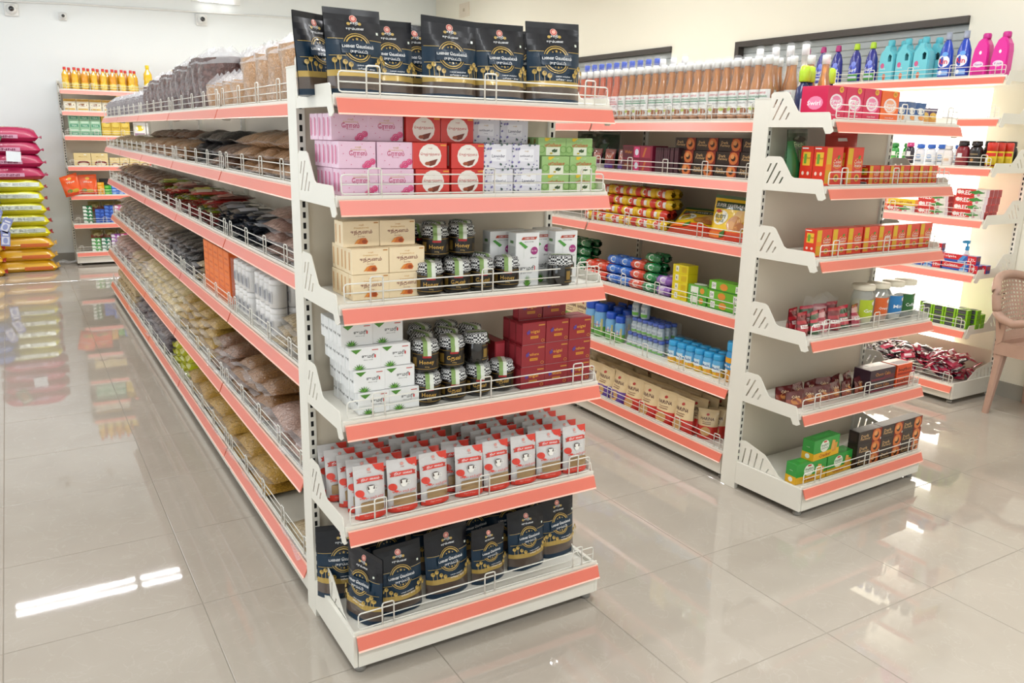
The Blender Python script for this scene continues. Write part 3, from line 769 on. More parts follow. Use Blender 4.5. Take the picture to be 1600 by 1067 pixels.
def bottle(name, prof, m, capprof, capm, lab=None, n=16, sx=1, sy=1, extra=()):
    b = MB(); b.lathe(prof, m, n, sx=sx, sy=sy)
    c = MB(); c.lathe(capprof, capm, n)
    kids = [('cap', c.mesh('cap'))]
    if lab:
        r, z0, hh, w, items = lab
        S0 = cyl_S(r)(w); q = MB()
        S = lambda x, y, e: (S0(x, 0, e)[0]*sx, S0(x, 0, e)[1]*sy, z0+y)
        decal(q, items, S, w, hh, n=8, e0=.0008, de=.0003); kids.append(('label', q.mesh('label')))
    return (name, b.mesh(name), kids+list(extra))
def slab_bottle(name, outline, thick, m, capprof, capm, items, w, h, holes=(), cx=0, z0=0, x0=None):
    """flat-sided bottle: outline in XZ, softened front and back"""
    b = MB(); c0 = (sum(p[0] for p in outline)/len(outline), sum(p[1] for p in outline)/len(outline))
    sh = lambda P, k: [(c0[0]+(x-c0[0])*k, c0[1]+(y-c0[1])*k) for x, y in P]
    b.prism(outline, -thick*.32, thick*.32, m, 'y', holes)
    b.prism(sh(outline, .9), -thick*.5, thick*.5, m, 'y', holes)
    b.prism(sh(outline, .96), -thick*.43, thick*.43, m, 'y', holes)
    c = MB(); c.lathe(capprof, capm, 14, cx=cx)
    q = MB(); decal(q, items, lambda x, y, e: ((x0 if x0 is not None else -w/2)+x, -thick*.5-e, z0+y), w, h, e0=.0006)
    return (name, b.mesh(name), [('cap', c.mesh('cap')), ('label', q.mesh('label'))])

# ------------------------------------------------------------------ end display B products
def LB(x, y, z): return (BX+x*math.cos(BR)-y*math.sin(BR), BY+x*math.sin(BR)+y*math.cos(BR), z)
def putB(P, x, y, z, rz, label, cat, grp=None, rx=0, s=None): return put(P, LB(x, y, z+.001), BR+rz, label, cat, grp, rx, s)
swirl = lambda c1, c2: [('e', .55, .52, .34, .24, c2), ('o', .48, .55, .34, .22, .22, '#f3e6e6'), ('t', 'Sweet', .46, .58, .5, .12, '#ffffff'), ('t', 'Swirl', .5, .47, .45, .12, '#ffffff'), ('e', .72, .9, .12, .09, '#e9b13c'), ('t', '₹5', .72, .9, .13, .08, c1), ('t', 'cream biscuit', .5, .16, .5, .05, '#f3d9dd')]
CRI = carton('cookie_carton', .118, .128, .135, '#d3144f', swirl('#a01040', '#f08cb0'), [('e', .55, .5, .3, .2, '#f08cb0'), ('t', 'Swirl', .5, .5, .5, .14, '#ffffff')])
ORA = carton('cookie_carton', .128, .128, .132, '#f0661e', swirl('#a03010', '#f7b08a'), [])
z = ZS[5]
for i, x in enumerate((.098, .219, .340)):
    putB(CRI, x, -.19, z, .0, 'crimson cookie carton with a white swirl, %s from the left' % nth(i), 'box', 'crimson cookie cartons')
putB(ORA, .47, -.19, z, 0, 'orange cookie carton with a white swirl beside the crimson ones', 'box')
GC = ink('#b9e02c', .35, .3); PURP = ink('#1e2a5a', .25, .5)
NAVB = bottle('cleaner_bottle', [(.030, 0), (.034, .006), (.034, .10), (.03, .135), (.016, .15), (.015, .165)], PURP, [(.02, .16), (.023, .165), (.024, .20), (.020, .222), (.010, .228)], GC, (.034, .02, .07, .08, [('r', 0, 0, 1, 1, '#d8e4f4'), ('r', .1, .4, .9, .7, '#3a5ab8')]))
for i, (x, y) in enumerate([(.13, -.06), (.175, -.05), (.30, -.06)]):
    putB(NAVB, x, y, z, 0, 'dark blue cleaner bottle with lime cap behind the crimson cartons, %s from the left' % nth(i), 'bottle', 'lime-capped bottles')
BLUP = pouch('snack_packet', .085, .095, .03, lambda v: ink('#23528c', .3, .5) if v > .45 else ink('#d9d6d2', .3, .5), [('e', .5, .6, .3, .16, '#e9e4da'), ('t', 'Milk', .5, .6, .5, .14, '#23528c'), ('e', .55, .3, .25, .12, '#d98a3c')], 31, .002)
for i, x in enumerate((.585, .665, .735)): putB(BLUP, x, -.225, z, R.uniform(-.1, .1), 'blue and silver snack packet on the top shelf, %s from the orange carton' % nth(i), 'packet', 'blue snack packets')
CHOP = pouch('snack_packet', .07, .075, .03, lambda v: ink('#4a2a5e', .3, .5) if v > .5 else ink('#c98a2e', .3, .5), [('e', .5, .55, .35, .2, '#e0b040'), ('t', 'Choco', .5, .55, .5, .14, '#4a2a1a')], 32, .002)
for i, x in enumerate((.79, .85)): putB(CHOP, x, -.22, z, R.uniform(-.15, .15), 'small purple and gold snack packet, %s at the right end' % nth(i), 'packet', 'purple snack packets')
# fifth shelf
hair = lambda w: [('r', .04, .55, .34, .97, '#e0b31c'), ('r', .02, .05, .36, .55, '#f08a1c'), ('r', .02, .08, .34, .4, '#d8a020'), ('t', 'Color', .68, .62, .5, .1, '#f6e9d8'), ('t', 'mate', .68, .52, .45, .08, '#f6e9d8'), ('o', .68, .58, .26, .14, .12, '#f0a030'), ('p', leaf(.66, .7, .82, .78, .3), '#4a9a3a'), ('e', .68, .2, .15, .1, '#e0b040'), ('e', .68, .2, .09, .06, '#8a4a20'), ('t', 'HENNA', .68, .38, .36, .04, '#f3d2b8')]
hairside = [('r', .2, .5, .8, .85, '#f2c23a'), ('t', 'Color', .5, .7, .6, .1, '#8a2018'), ('r', .3, .55, .5, .8, '#6aa83a'), ('r', .15, .03, .85, .15, '#f4f0ea'), ('r', .2, .05, .8, .12, '#555555'), ('e', .3, .3, .1, .05, '#f6d9c8'), ('e', .72, .3, .1, .05, '#f6d9c8'), ('r', .1, .93, .6, .96, '#ffffff')]
HT = carton('hair_color_box', .112, .062, .16, '#e2331f', hair(0), hairside)
HM = carton('hair_color_box', .104, .06, .117, '#df3a22', hair(0), hairside)
HS = carton('hair_color_box', .073, .05, .084, '#d9361f', hair(0), hairside)
z = ZS[4]
for i, (x, y) in enumerate([(.127, -.225), (.127, -.16), (.268, -.225), (.268, -.16)]):
    putB(HT, x, y, z, 0, 'tall red hair colour box, %s pair, %s one' % (['left', 'left', 'right', 'right'][i], ['front', 'rear', 'front', 'rear'][i]), 'box', 'tall red hair colour boxes')
for i in range(7): putB(HS, .425+.076*i, -.225, z, R.uniform(-.03, .03), 'small red hair colour box on the fifth shelf, %s from the left' % nth(i), 'box', 'small red hair colour boxes')
GBAG = pouch('tea_bag_pouch', .2, .23, .08, lambda v: ink('#1f6e3a', .25, .6) if v < .8 else ink('#2a4a2e', .25, .6), [('t', 'Fresh', .4, .72, .4, .1, '#cfe8b0'), ('p', leaf(.3, .4, .7, .65, .3), '#7ac04a'), ('e', .5, .82, .3, .06, '#1a2418')], 33, .006)
putB(GBAG, .11, -.075, z, .25, 'crumpled dark green foil pouch standing behind the tall red boxes', 'pouch')
RBAG = pouch('coffee_bag', .19, .225, .07, lambda v: ink('#c0281e', .25, .6) if v > .4 else ink('#7a2a1a', .25, .6), [('r', .35, .82, .65, .88, '#efe6dc'), ('e', .65, .38, .3, .16, '#3a1c12'), ('t', 'Bean', .62, .38, .4, .1, '#f4efe6'), ('e', .6, .55, .25, .08, '#e8b27a')], 34, .005)
putB(RBAG, .40, -.085, z, -.15, 'red coffee bag with a carrying slot behind the red boxes', 'bag')
z = ZS[3]
for i in range(8):
    x = .112+.108*i+(.008 if i > 2 else 0)
    putB(HM, x, -.23, z, R.uniform(-.02, .02), 'medium red hair colour box on the fourth shelf, %s from the left' % nth(i), 'box', 'medium red hair colour boxes')
# third shelf: wrapped packs and jars
def wrap_pack(c1, c2, seed):
    return pouch('wafer_pack', .075, .10, .05, lambda v: ink(c1, .2, .8) if int(v*6) % 2 else ink(c2, .2, .8), [('r', .1, .3, .9, .45, '#f0e6e0'), ('t', 'Nuts', .5, .38, .6, .1, c1)], seed, .003, .8, .15)
WP = [wrap_pack('#b02430', '#7a1a22', 41), wrap_pack('#c8384a', '#3c5a3a', 42), wrap_pack('#a8203a', '#d8a0a0', 43)]
z = ZS[2]
FILM = mat('clear_film', (1, 1, 1), .08, alpha=.08, vary=0, spec=.8)
for i, (x, y) in enumerate([(.06, -.24), (.135, -.245), (.205, -.235), (.28, -.24), (.36, -.225), (.44, -.235), (.10, -.16), (.2, -.15), (.3, -.15), (.40, -.14)]):
    putB(WP[i % 3], x, y, z, R.uniform(-.3, .3), 'red foil snack pack heaped on the third shelf, %s row, %s along' % (['front', 'back'][i > 5], nth(i if i < 6 else i-6)), 'packet', 'red foil snack packs', -.1)
CLB = MB(); rr = random.Random(4)
CLB.grid(lambda u, v: ((u-.5)*.2+.004*math.sin(9*v+5*u), .012*math.sin(7*u+4*v), v*(.15+.015*math.sin(12*u))), 14, 10, FILM)
CLB.grid(lambda u, v: ((u-.5)*.2, .03+.012*math.sin(6*u+3*v), v*(.14+.015*math.sin(10*u+1))), 14, 10, FILM)
putB(('clear_plastic_bag', CLB.mesh('clear_plastic_bag'), []), .25, -.195, z, .1, 'crinkled clear plastic bag wrapping the red snack packs', 'bag')
def candy_jar(col, c2, fill, word):
    LID = ink('#efe6cf', .4); GL = mat('jar_plastic_'+col.strip('#'), '#dfe3dd', .08, alpha=.35, vary=0)
    b = MB(); b.lathe([(.046, 0), (.05, .006), (.05, .12), (.046, .14), (.042, .15), (.042, .16)], GL, 18)
    f = MB(); f.lathe([(.044, .003), (.046, .01), (.046, .10), (.03, .108), (.001, .11)], mat('candy_'+fill.strip('#'), fill, .4, vary=.3, scale=60, speckle='#f4efe6', spscale=60, spamt=.3), 14)
    l = MB(); l.lathe([(.051, .158), (.0525, .162), (.0525, .176), (.05, .182), (.001, .183)], LID, 20)
    q = MB(); S = cyl_S(.0506)(.1); decal(q, [('r', 0, 0, 1, 1, col), ('p', [(0, .55), (1, .85), (1, 1), (0, .75)], c2), ('t', word, .5, .4, .6, .2, '#ffffff'), ('e', .75, .8, .15, .12, '#f0eee6')], lambda x, y, e: S(x, .03+y, e), .1, .085, n=8)
    return ('candy_jar', b.mesh('candy_jar'), [('lid', l.mesh('lid')), ('label', q.mesh('label')), ('sweets', f.mesh('sweets'))])
for i, (x, P) in enumerate(zip((.53, .648, .765, .865), (candy_jar('#b8cc2a', '#e0403a', '#d9d38a', 'Gras'), candy_jar('#e0662a', '#e89048', '#b8703a', 'Orange'), candy_jar('#2a7fc0', '#e8d03a', '#c9c4ba', 'Mint'), candy_jar('#2f6a34', '#d03a30', '#3c3a30', 'Coffee')))):
    putB(P, x, -.2, z, -.15, 'clear sweet jar with cream lid and %s label' % ['lime', 'orange', 'blue', 'dark green'][i], 'jar', 'sweet jars')
# second shelf
CP = [pouch('cake_packet', .095, .075, .028, lambda v: ink('#5c2020', .25, .7) if v > .5 else ink('#8a3a24', .25, .7), [('e', .5, .4, .3, .2, '#c07a3c'), ('t', 'Cake', .5, .66, .5, .16, '#e8c8a0')], s, .003) for s in (51, 52)]
z = ZS[1]
for i in range(12):
    r, c = divmod(i, 6)
    putB(CP[i % 2], .06+.093*c+.02*r, -.245+.075*r, z, R.uniform(-.3, .3), 'dark brown cake packet on the second shelf, %s row, %s from the left' % (['front', 'back'][r], nth(c)), 'packet', 'brown cake packets', -.12)
CHB = carton('chocolate_box', .2, .09, .055, '#3a2430', [('t', 'Choco Cake', .5, .55, .6, .35, '#c8823c'), ('r', .55, .05, .95, .4, '#6a2a34'), ('r', .05, .02, .6, .2, '#7a2a3a')], [], [], [('r', .3, .55, .42, .9, '#e8e6e2'), ('r', .05, .1, .95, .5, '#4a3444')])
ORB = carton('chocolate_box', .125, .09, .055, '#e0501e', [('t', 'bourbon', .5, .55, .8, .4, '#2a1410'), ('r', .05, .05, .95, .25, '#a83018')], [], [], [('r', .1, .1, .9, .6, '#54303c')])
for k in range(2):
    putB(CHB, .645, -.24, z+.0556*k, 0, 'dark chocolate cake box, %s of its pair' % ['lower', 'upper'][k], 'box', 'dark chocolate boxes')
    putB(ORB, .822, -.24, z+.0556*k, 0, 'orange fronted biscuit box, %s of its pair' % ['lower', 'upper'][k], 'box', 'orange biscuit boxes')
# base shelf
NUT = carton('cracker_box', .198, .06, .096, '#2f9a3c', [('r', 0, 0, 1, .34, '#e8b020'), ('e', .42, .62, .17, .3, '#e8f0dc'), ('t', 'nutri', .42, .68, .26, .16, '#2a4a2a'), ('t', 'CHOICE', .42, .52, .26, .1, '#2a4a2a'), ('r', .36, .8, .48, .88, '#d03a30'), ('t', 'Cracker', .45, .17, .45, .18, '#a83a20'), ('p', [(.72, .2), (.88, .22), (.92, .62), (.74, .66)], '#d9963c'), ('p', [(.66, .34), (.78, .3), (.82, .76), (.7, .82)], '#e0a854')],
             [('r', 0, 0, 1, .38, '#e8b020'), ('e', .5, .2, .2, .12, '#f0f0ea'), ('t', 'CRACKER', .5, .65, .3, .12, '#e8f0dc')], top=[('r', .2, .3, .8, .7, '#3cae4a')])
z = ZS[0]
for i, (x, y, zz) in enumerate([(.140, -.285, 0), (.346, -.285, 0), (.232, -.283, .0966)]):
    putB(NUT, x, y, z+zz, [-.05, .03, .05][i], 'green and yellow cracker box, %s' % ['lower left of three', 'lower right of three', 'resting on top of the two others'][i], 'box', 'green cracker boxes')
DKF = carton('cookie_box', .172, .055, .0615, '#2a1c1a', [('t', 'Dark', .27, .62, .34, .26, '#d8b07a'), ('t', 'Fantasy', .3, .36, .42, .24, '#d8b07a'), ('r', .6, 0, 1, 1, '#8a2414'), ('e', .78, .5, .19, .5, '#d9783c'), ('e', .78, .5, .09, .26, '#3a1a10'), ('e', .74, .62, .08, .2, '#e8a060'), ('r', .95, .04, .99, .2, '#e8e4da')], [('r', .2, .2, .8, .8, '#3c2a26')], [('r', .0, .0, 1, 1, '#8a2414'), ('e', .3, .5, .3, .45, '#c8682c')], [('r', .02, .04, .98, .96, '#3a3232')])
for c, (x, y) in enumerate([(.525, -.310), (.700, -.312), (.868, -.310)]):
    for r in range(3):
        putB(DKF, x, y, z+.062*r, -.02+.02*c, 'dark chocolate cookie box on the base shelf, %s column, %s' % (['left', 'middle', 'right'][c], ['bottom', 'middle layer', 'top'][r]), 'box', 'cookie boxes on the base shelf')

# ------------------------------------------------------------------ aisle B products (front faces -X)
FBX = BX+.455
def putRun(P, x, y, z, label, cat, grp=None, rz=0, rx=0, s=None): return put(P, (x, y, z+.001), -PI/2+rz, label, cat, grp, rx, s)
def squash(col, tall=0, capc='#f2f2ee', lab='#e9e9e4', txt='#2f8a5a'):
    GL = mat('syrup_'+col.strip('#'), col, .1, coat=.8, vary=.06, trans=.4)
    k = 1+tall
    b = bottle('syrup_bottle', [(.026, 0), (.03, .004), (.030, .13*k), (.026, .155*k), (.0165, .20*k), (.0145, .245*k), (.0145, .25*k)], GL,
               [(.017, .242*k), (.0172, .275*k), (.015, .28*k), (.001, .2805*k)], ink(capc, .35), (.0304, .02, .115*k, .085, [('r', 0, 0, 1, 1, lab), ('t', 'மணம்', .5, .88, .5, .09, '#d03a4a'), ('r', .12, .62, .88, .66, txt), ('t', 'NANNARI', .5, .74, .66, .08, txt), ('t', 'Squash', .5, .52, .6, .08, '#888888'), ('e', .5, .22, .36, .16, '#a8683c'), ('e', .42, .3, .16, .08, '#b8c860'), ('r', 0, .0, 1, .06, '#c89878')]), 14)
    f = MB(); f.lathe([(.0335, .001), (.034, .14*k), (.027, .19*k), (.0205, .235*k), (.021, .285*k), (.012, .292*k)], FILM, 10, caps=False)
    b[2].append(('plastic_sleeve', f.mesh('plastic_sleeve')))
    return b
SQ = squash('#d88a38'); SO = squash('#f4703c', 0, '#f2f2ee', '#f0e4e4', '#d05a5a'); SB = squash('#e8a070', .28, '#2f5ad0'); SW = squash('#d8d4c8', .26, '#ffffff')
z = ZS[5]
for r, x in enumerate((2.195, 2.262, 2.33)):
    for i in range(17):
        y = .215+.0635*i+(.03 if r % 2 else 0)
        putRun(SQ, x, y, z, 'amber syrup bottle in clear wrap, %s row, %s from the white post' % (['front', 'second', 'third'][r], nth(i)), 'bottle', 'amber syrup bottles', R.uniform(-.3, .5))
    for i in range(8):
        y = 1.30+.0635*i+(.03 if r % 2 else 0)
        putRun(SO, x, y, z, 'orange syrup bottle in clear wrap, %s row, %s past the amber ones' % (['front', 'second', 'third'][r], nth(i)), 'bottle', 'orange syrup bottles', R.uniform(-.3, .5))
for i in range(10): putRun(SB, 2.50, 1.33+.075*i, z, 'tall blue-capped drink bottle behind the syrup, %s from the right' % nth(i), 'bottle', 'blue-capped drink bottles')
for i, y in enumerate((.28, .37, .46, .56, 1.10, 1.19, 1.28)): putRun(SW, 2.50, y, z, 'tall white-capped bottle behind the syrup, %s from the right' % nth(i), 'bottle', 'white-capped bottles')
for i, y in enumerate((.17, .10, .045)):
    put(SQ, (2.30+.03*i, y, z+.001), -PI/2, 'amber syrup bottle beside the end display post, %s' % ['farthest of three', 'middle of three', 'nearest of three'][i], 'bottle', 'amber syrup bottles')
# fifth shelf
DK2 = carton('cookie_box', .15, .07, .062, '#2a1c1a', [('t', 'Dark', .27, .66, .3, .22, '#d8b07a'), ('t', 'Fantasy', .3, .42, .42, .22, '#d8b07a'), ('r', .6, 0, 1, 1, '#8a2414'), ('e', .76, .5, .2, .47, '#d9783c'), ('e', .76, .5, .1, .22, '#3a1a10'), ('e', .72, .64, .08, .18, '#e8a060')], [], [('r', .1, .1, .9, .9, '#3c2a26')], [('r', .02, .04, .98, .96, '#3a3232')])
z = ZS[4]
for c in range(4):
    for r in range(3):
        putRun(DK2, 2.235+.01*r, .28+.155*c, z+.0625*r, 'dark chocolate cookie box by the post, %s row, %s from the right' % (['bottom', 'middle', 'top'][r], nth(c)), 'box', 'cookie boxes on the aisle shelf')
STK = carton('chocolate_bar', .014, .16, .135, '#3c1c26', [('r', .1, .1, .9, .9, '#54303a')])
for i in range(11): putRun(STK, 2.27, .765+.0165*i, z, 'thin dark chocolate bar standing on edge, %s from the cookie boxes' % nth(i), 'chocolate bar', 'chocolate bars', R.uniform(-.04, .04))
PNK = carton('wafer_box', .25, .11, .07, '#8a2440', [('r', .0, .05, .35, .95, '#5c2430'), ('t', 'Wafer', .2, .5, .25, .4, '#c8823c'), ('r', .4, .1, .58, .9, '#d8487c'), ('e', .49, .5, .06, .25, '#e0e8f4'), ('r', .62, .1, .95, .9, '#a8344a'), ('p', [(.68, .15), (.74, .15), (.82, .85), (.76, .85)], '#c8703c')], [], [], [('r', .05, .1, .95, .9, '#9a3450')])
for r in range(2): putRun(PNK, 2.245, 1.085, z+.0706*r, 'pink and maroon wafer box, %s of two' % ['lower', 'upper'][r], 'box', 'pink wafer boxes')
MRP = pouch('chocolate_packet', .085, .115, .03, lambda v: ink('#6a1c34', .25, .7) if v < .8 else ink('#8a3a2a', .25, .7), [('r', .1, .5, .9, .8, '#a84a2c'), ('t', 'Nut', .5, .65, .5, .16, '#e8d8c8'), ('r', .1, .1, .9, .3, '#54308a')], 61, .003)
for i in range(7): putRun(MRP, 2.235+.05*(i % 2), 1.26+.06*i, z, 'maroon and purple chocolate packet, %s beyond the wafer boxes' % nth(i), 'packet', 'maroon chocolate packets', R.uniform(-.2, .2))
DGB = pouch('snack_bag', .2, .215, .08, lambda v: ink('#22402c', .25, .7), [('p', leaf(.3, .4, .7, .7, .3), '#35603c')], 62, .008)
for i, y in enumerate((1.62, 1.78)): putRun(DGB, 2.38, y, z, 'dark green crumpled snack bag at the back of the fifth shelf, %s' % ['right', 'left'][i], 'bag', 'dark green snack bags', .3)
ORP = pillow('noodle_packet', .13, .11, .04, ink('#d8452c', .25, .7), [('e', .5, .5, .3, .25, '#e8c040'), ('r', .1, .1, .9, .25, '#7ab03c')], 63)
for i in range(6): putRun(ORP, 2.24, 1.83+.13*(i % 2), z+.042*(i//2), 'orange-red noodle packet far along the fifth shelf, %s stack, %s' % (['right', 'left'][i % 2], ['bottom', 'middle', 'top'][i//2]), 'packet', 'noodle packets')
# fourth shelf
SSP = pouch('biscuit_bag', .27, .215, .09, lambda v: ink('#e8502a', .28, .6) if v < .22 else (ink('#2a5a34', .28, .6) if v > .93 else ink('#fbd01a', .28, .6)),
            [('r', .06, .70, .94, .86, '#24482c'), ('t', 'SUPER SAVER PACK*', .5, .78, .82, .085, '#f4f4ee'), ('e', .28, .50, .2, .17, '#f6f2e0'), ('t', 'nutri', .28, .54, .28, .12, '#2a4a3a'), ('t', 'CHOICE', .28, .43, .26, .07, '#2a4a3a'), ('e', .2, .64, .08, .035, '#d03a30'), ('e', .74, .55, .15, .15, '#e0b060'), ('e', .66, .40, .16, .17, '#c8853c'), ('e', .66, .40, .12, .13, '#d8984a'), ('e', .8, .34, .1, .1, '#b87038'), ('r', .05, .04, .4, .18, '#f07a1e'), ('p', leaf(.4, .05, .52, .24, .3), '#3a7a30'), ('r', .55, .02, .95, .14, '#d8361e')], 71, .004)
z = ZS[3]
putRun(SSP, 2.235, .40, z, 'yellow saver pack biscuit bag standing upright beside the post', 'bag', 'yellow biscuit bags', 0, -.1)
putRun(SSP, 2.215, .67, z, 'yellow biscuit bag leaning back next to the upright one', 'bag', 'yellow biscuit bags', .25, -.95)
MLK = [roll('biscuit_roll', .115, .028, '#f0c828', '#d83428', s, [('e', .35, .6, .14, .3, '#f6f0e0'), ('r', .6, .2, .8, .8, '#e8e4e0')]) for s in (1, 2)]+[roll('biscuit_roll', .115, .028, '#d8382c', '#f0c828', 3, [('r', .3, .3, .5, .8, '#f0ece8')])]
for r in range(4):
    for c in range(5+(r < 3)):
        for k in range(2):
            putRun(MLK[(r*2+c) % 3], 2.215+.035*k*2.1+.012*r, .885+.122*c+.02*(r % 2)+.03*k, z+.0535*r, 'yellow and red biscuit roll, %s layer, %s along, %s' % (nth(r), nth(c), ['front', 'behind'][k]), 'biscuit roll', 'yellow and red biscuit rolls', R.uniform(-.12, .12))
# third shelf
GPK = carton('biscuit_pack', .165, .07, .047, '#6cb82c', [('r', .12, .15, .3, .85, '#f4f4ee'), ('t', '50', .21, .5, .12, .5, '#333333'), ('e', .62, .5, .16, .36, '#e8943c'), ('r', .0, .0, 1, .12, '#3a8a2c')], [], [('r', .1, .1, .9, .9, '#4a9a2c')], [('r', .05, .1, .95, .9, '#7cc83c')], .25, .6)
z = ZS[2]
for i, y in enumerate((.235, .395)):
    for r in range(3): putRun(GPK, 2.235, y+.01*(r % 2), z+.0475*r, 'bright green biscuit pack, %s stack from the post, %s' % (['first', 'second'][i], ['bottom', 'middle', 'top'][r]), 'biscuit pack', 'green biscuit packs')
LGP = carton('biscuit_pack', .13, .07, .05, '#5cb040', [('r', .15, .2, .55, .85, '#eef4e6'), ('e', .75, .5, .12, .3, '#e89a3c')], [], [], [('e', .4, .5, .3, .35, '#eef4e6')], .25, .6)
for r in range(2): putRun(LGP, 2.23, .552, z+.0505*r, 'pale green cookie pack, %s of two' % ['lower', 'upper'][r], 'biscuit pack', 'pale green cookie packs', .05*r)
YEL = carton('biscuit_pack', .115, .07, .046, '#ecd81c', [('r', .2, .2, .4, .85, '#f6f4e0'), ('t', 'R', .3, .5, .1, .5, '#3a3a2a'), ('r', .6, .2, .9, .8, '#d8b81c')], [], [], [('r', .1, .1, .9, .9, '#f2e23c')], .25, .6)
for r in range(4): putRun(YEL, 2.235, .69, z+.0465*r-(0 if r < 3 else 0), 'yellow biscuit pack in a stack of four, %s' % ['bottom', 'second', 'third', 'top'][r], 'biscuit pack', 'yellow biscuit packs')
def rolls(col, band, y0, nc, nr, what, dx=.0):
    P = [roll('biscuit_roll', .10, .027, col, band, s, [('e', .5, .6, .2, .35, '#eef0ea')]) for s in (4, 5)]
    for r in range(nr):
        for c in range(nc):
            for k in range(2):
                putRun(P[(r+c) % 2], 2.215+.056*k+.012*r+dx, y0+.106*c+.01*r, z+.052*r, '%s biscuit roll, %s layer, %s from the right, %s' % (what, nth(r), nth(c), ['front', 'behind'][k]), 'biscuit roll', what+' biscuit rolls', R.uniform(-.15, .15))
rolls('#8a5ab0', '#c8a8e0', .815, 1, 2, 'purple')
rolls('#1f7a44', '#2f9a58', .925, 1, 4, 'emerald green')
rolls('#d84a34', '#e87058', 1.04, 1, 3, 'coral red')
rolls('#2a6ac8', '#4a8ae0', 1.15, 2, 3, 'bright blue')
rolls('#e0442c', '#e8684a', 1.37, 2, 2, 'scarlet')
rolls('#1c6a3c', '#2c8a50', 1.60, 3, 4, 'dark green', .03)
# second shelf
SKY = ink('#35a8e0', .35, .3); BLU = ink('#2458c8', .35, .3)
def jar_y(r, h, body, low, cap, items, name='malt_jar'):
    m1, m2 = ink(body, .3, .4), ink(low, .3, .4)
    return bottle(name, [(r*.86, 0, m2), (r, .005, m2), (r, h*.32, m1), (r, h*.66, m1), (r*.86, h*.76, m1), (r*.84, h*.79, m1)], m1, [(r*.92, h*.77), (r*.95, h*.8), (r*.95, h*.95), (r*.88, h), (.001, h+.0005)], cap, (r+.0003, h*.1, h*.52, r*2.4, items), 16)
YJ = jar_y(.031, .115, '#5aaede', '#f0c420', SKY, [('r', .15, .3, .85, .9, '#d8ecf6'), ('t', 'Malt', .5, .62, .6, .2, '#2a5a9a'), ('e', .6, .15, .3, .18, '#e8a030')])
YJB = jar_y(.045, .20, '#3a9ad8', '#f0a820', SKY, [('r', .0, .75, 1, 1, '#f0a820'), ('e', .6, .2, .3, .2, '#b86a2c'), ('e', .4, .35, .12, .1, '#f6f0e0'), ('t', 'Malt', .5, .6, .6, .14, '#f4f4ee')])
z = ZS[1]
putRun(YJB, 2.21, .27, z, 'large malt drink jar with sky blue lid beside the post', 'jar')
for r in range(2):
    for i in range(6): putRun(YJ, 2.195+.066*r, .36+.066*i+.033*r, z, 'small yellow and blue malt jar, %s row, %s from the right' % (['front', 'back'][r], nth(i)), 'jar', 'small malt jars', R.uniform(-.3, .3))
SMB = bottle('milk_drink_bottle', [(.018, 0), (.021, .004), (.021, .05), (.016, .062), (.015, .068)], ink('#a8bcc8', .2, .5), [(.018, .066), (.0185, .08), (.016, .084), (.001, .0845)], BLU, (.0214, .008, .04, .05, [('r', 0, 0, 1, 1, '#c8d4dc'), ('r', 0, 0, 1, .3, '#6ab04a'), ('t', 'KIDS', .5, .6, .6, .3, '#3a5a8a')]), 12)
def tray_pack(lv, r, c): return 'small blue-capped drink bottle, %s pack, %s row, %s from the right' % (['lower', 'upper'][lv], ['front', 'middle', 'rear'][r], nth(c))
for lv in range(2):
    for r in range(3):
        for c in range(7 if lv == 0 else 6): putRun(SMB, 2.205+.044*r, .80+.044*c+.01*lv, z+.0885*lv, tray_pack(lv, r, c), 'bottle', 'small drink bottles')
FW = MB()
for zz in (0.0, .089):
    FW.box(2.18, 2.318, .775, 1.09, z+zz, z+zz+.086, FILM, 'b')
tag(ob('shrink_wrap', FW), 'clear shrink wrap around the packs of small blue-capped bottles', 'plastic wrap')
for i, y in enumerate((1.03, .955)): putRun(SMB, 2.21, y, z+.1775, 'loose blue-capped drink bottle standing on the wrapped packs, %s' % ['left', 'right'][i], 'bottle', 'small drink bottles', 0, 0, (1.25, 1.25, 1.4))
WRP = carton('malt_multipack', .15, .13, .09, '#7ab8e0', [('r', .05, .1, .5, .9, '#a8d0ec'), ('r', .0, .0, 1, .25, '#e8c040'), ('t', 'Malt', .7, .6, .4, .3, '#3a6aa8')], [], [], [('r', .1, .1, .9, .9, '#a0cdea')], .15, .8)
put(WRP, (2.32, .79, z+.001), -PI/2, 'wrapped pale blue malt multipack between jars and small bottles', 'pack')
HJ = jar_y(.040, .185, '#7ab4e0', '#6ab04a', BLU, [('e', .5, .55, .42, .2, '#e8d8d0'), ('t', 'Bournt', .5, .55, .6, .1, '#c84a3a'), ('t', 'malt', .5, .25, .4, .08, '#2a4a8a'), ('r', .85, .1, .98, .9, '#c8c080')])
for i, (x, y, s) in enumerate([(2.20, 1.155, .82), (2.20, 1.24, .88), (2.20, 1.34, 1.05), (2.20, 1.43, 1.08), (2.285, 1.19, .95), (2.285, 1.28, .98), (2.285, 1.38, 1.0), (2.37, 1.25, 1), (2.37, 1.34, 1)]):
    putRun(HJ, x, y, z, 'blue health drink jar with royal blue lid, %s row, %s from the right' % (['front', 'middle', 'rear'][(i > 3)+(i > 6)], nth(i if i < 4 else (i-4 if i < 7 else i-7))), 'jar', 'blue health drink jars', 0, 0, (s, s, s))
def flour(c2, seed):
    return pouch('flour_pouch', .145, .19, .095, lambda v: ink(c2, .3, .5) if v < .45 else ink('#efd6a8', .3, .5), [('t', 'HARINA', .5, .68, .66, .13, '#5a2a34'), ('t', 'Premium', .5, .57, .4, .05, '#8a5a4a'), ('e', .5, .82, .07, .04, '#c8403a'), ('e', .5, .26, .25, .15, '#d8a86a'), ('r', .3, .5, .7, .52, '#8a5a4a')], seed, .005)
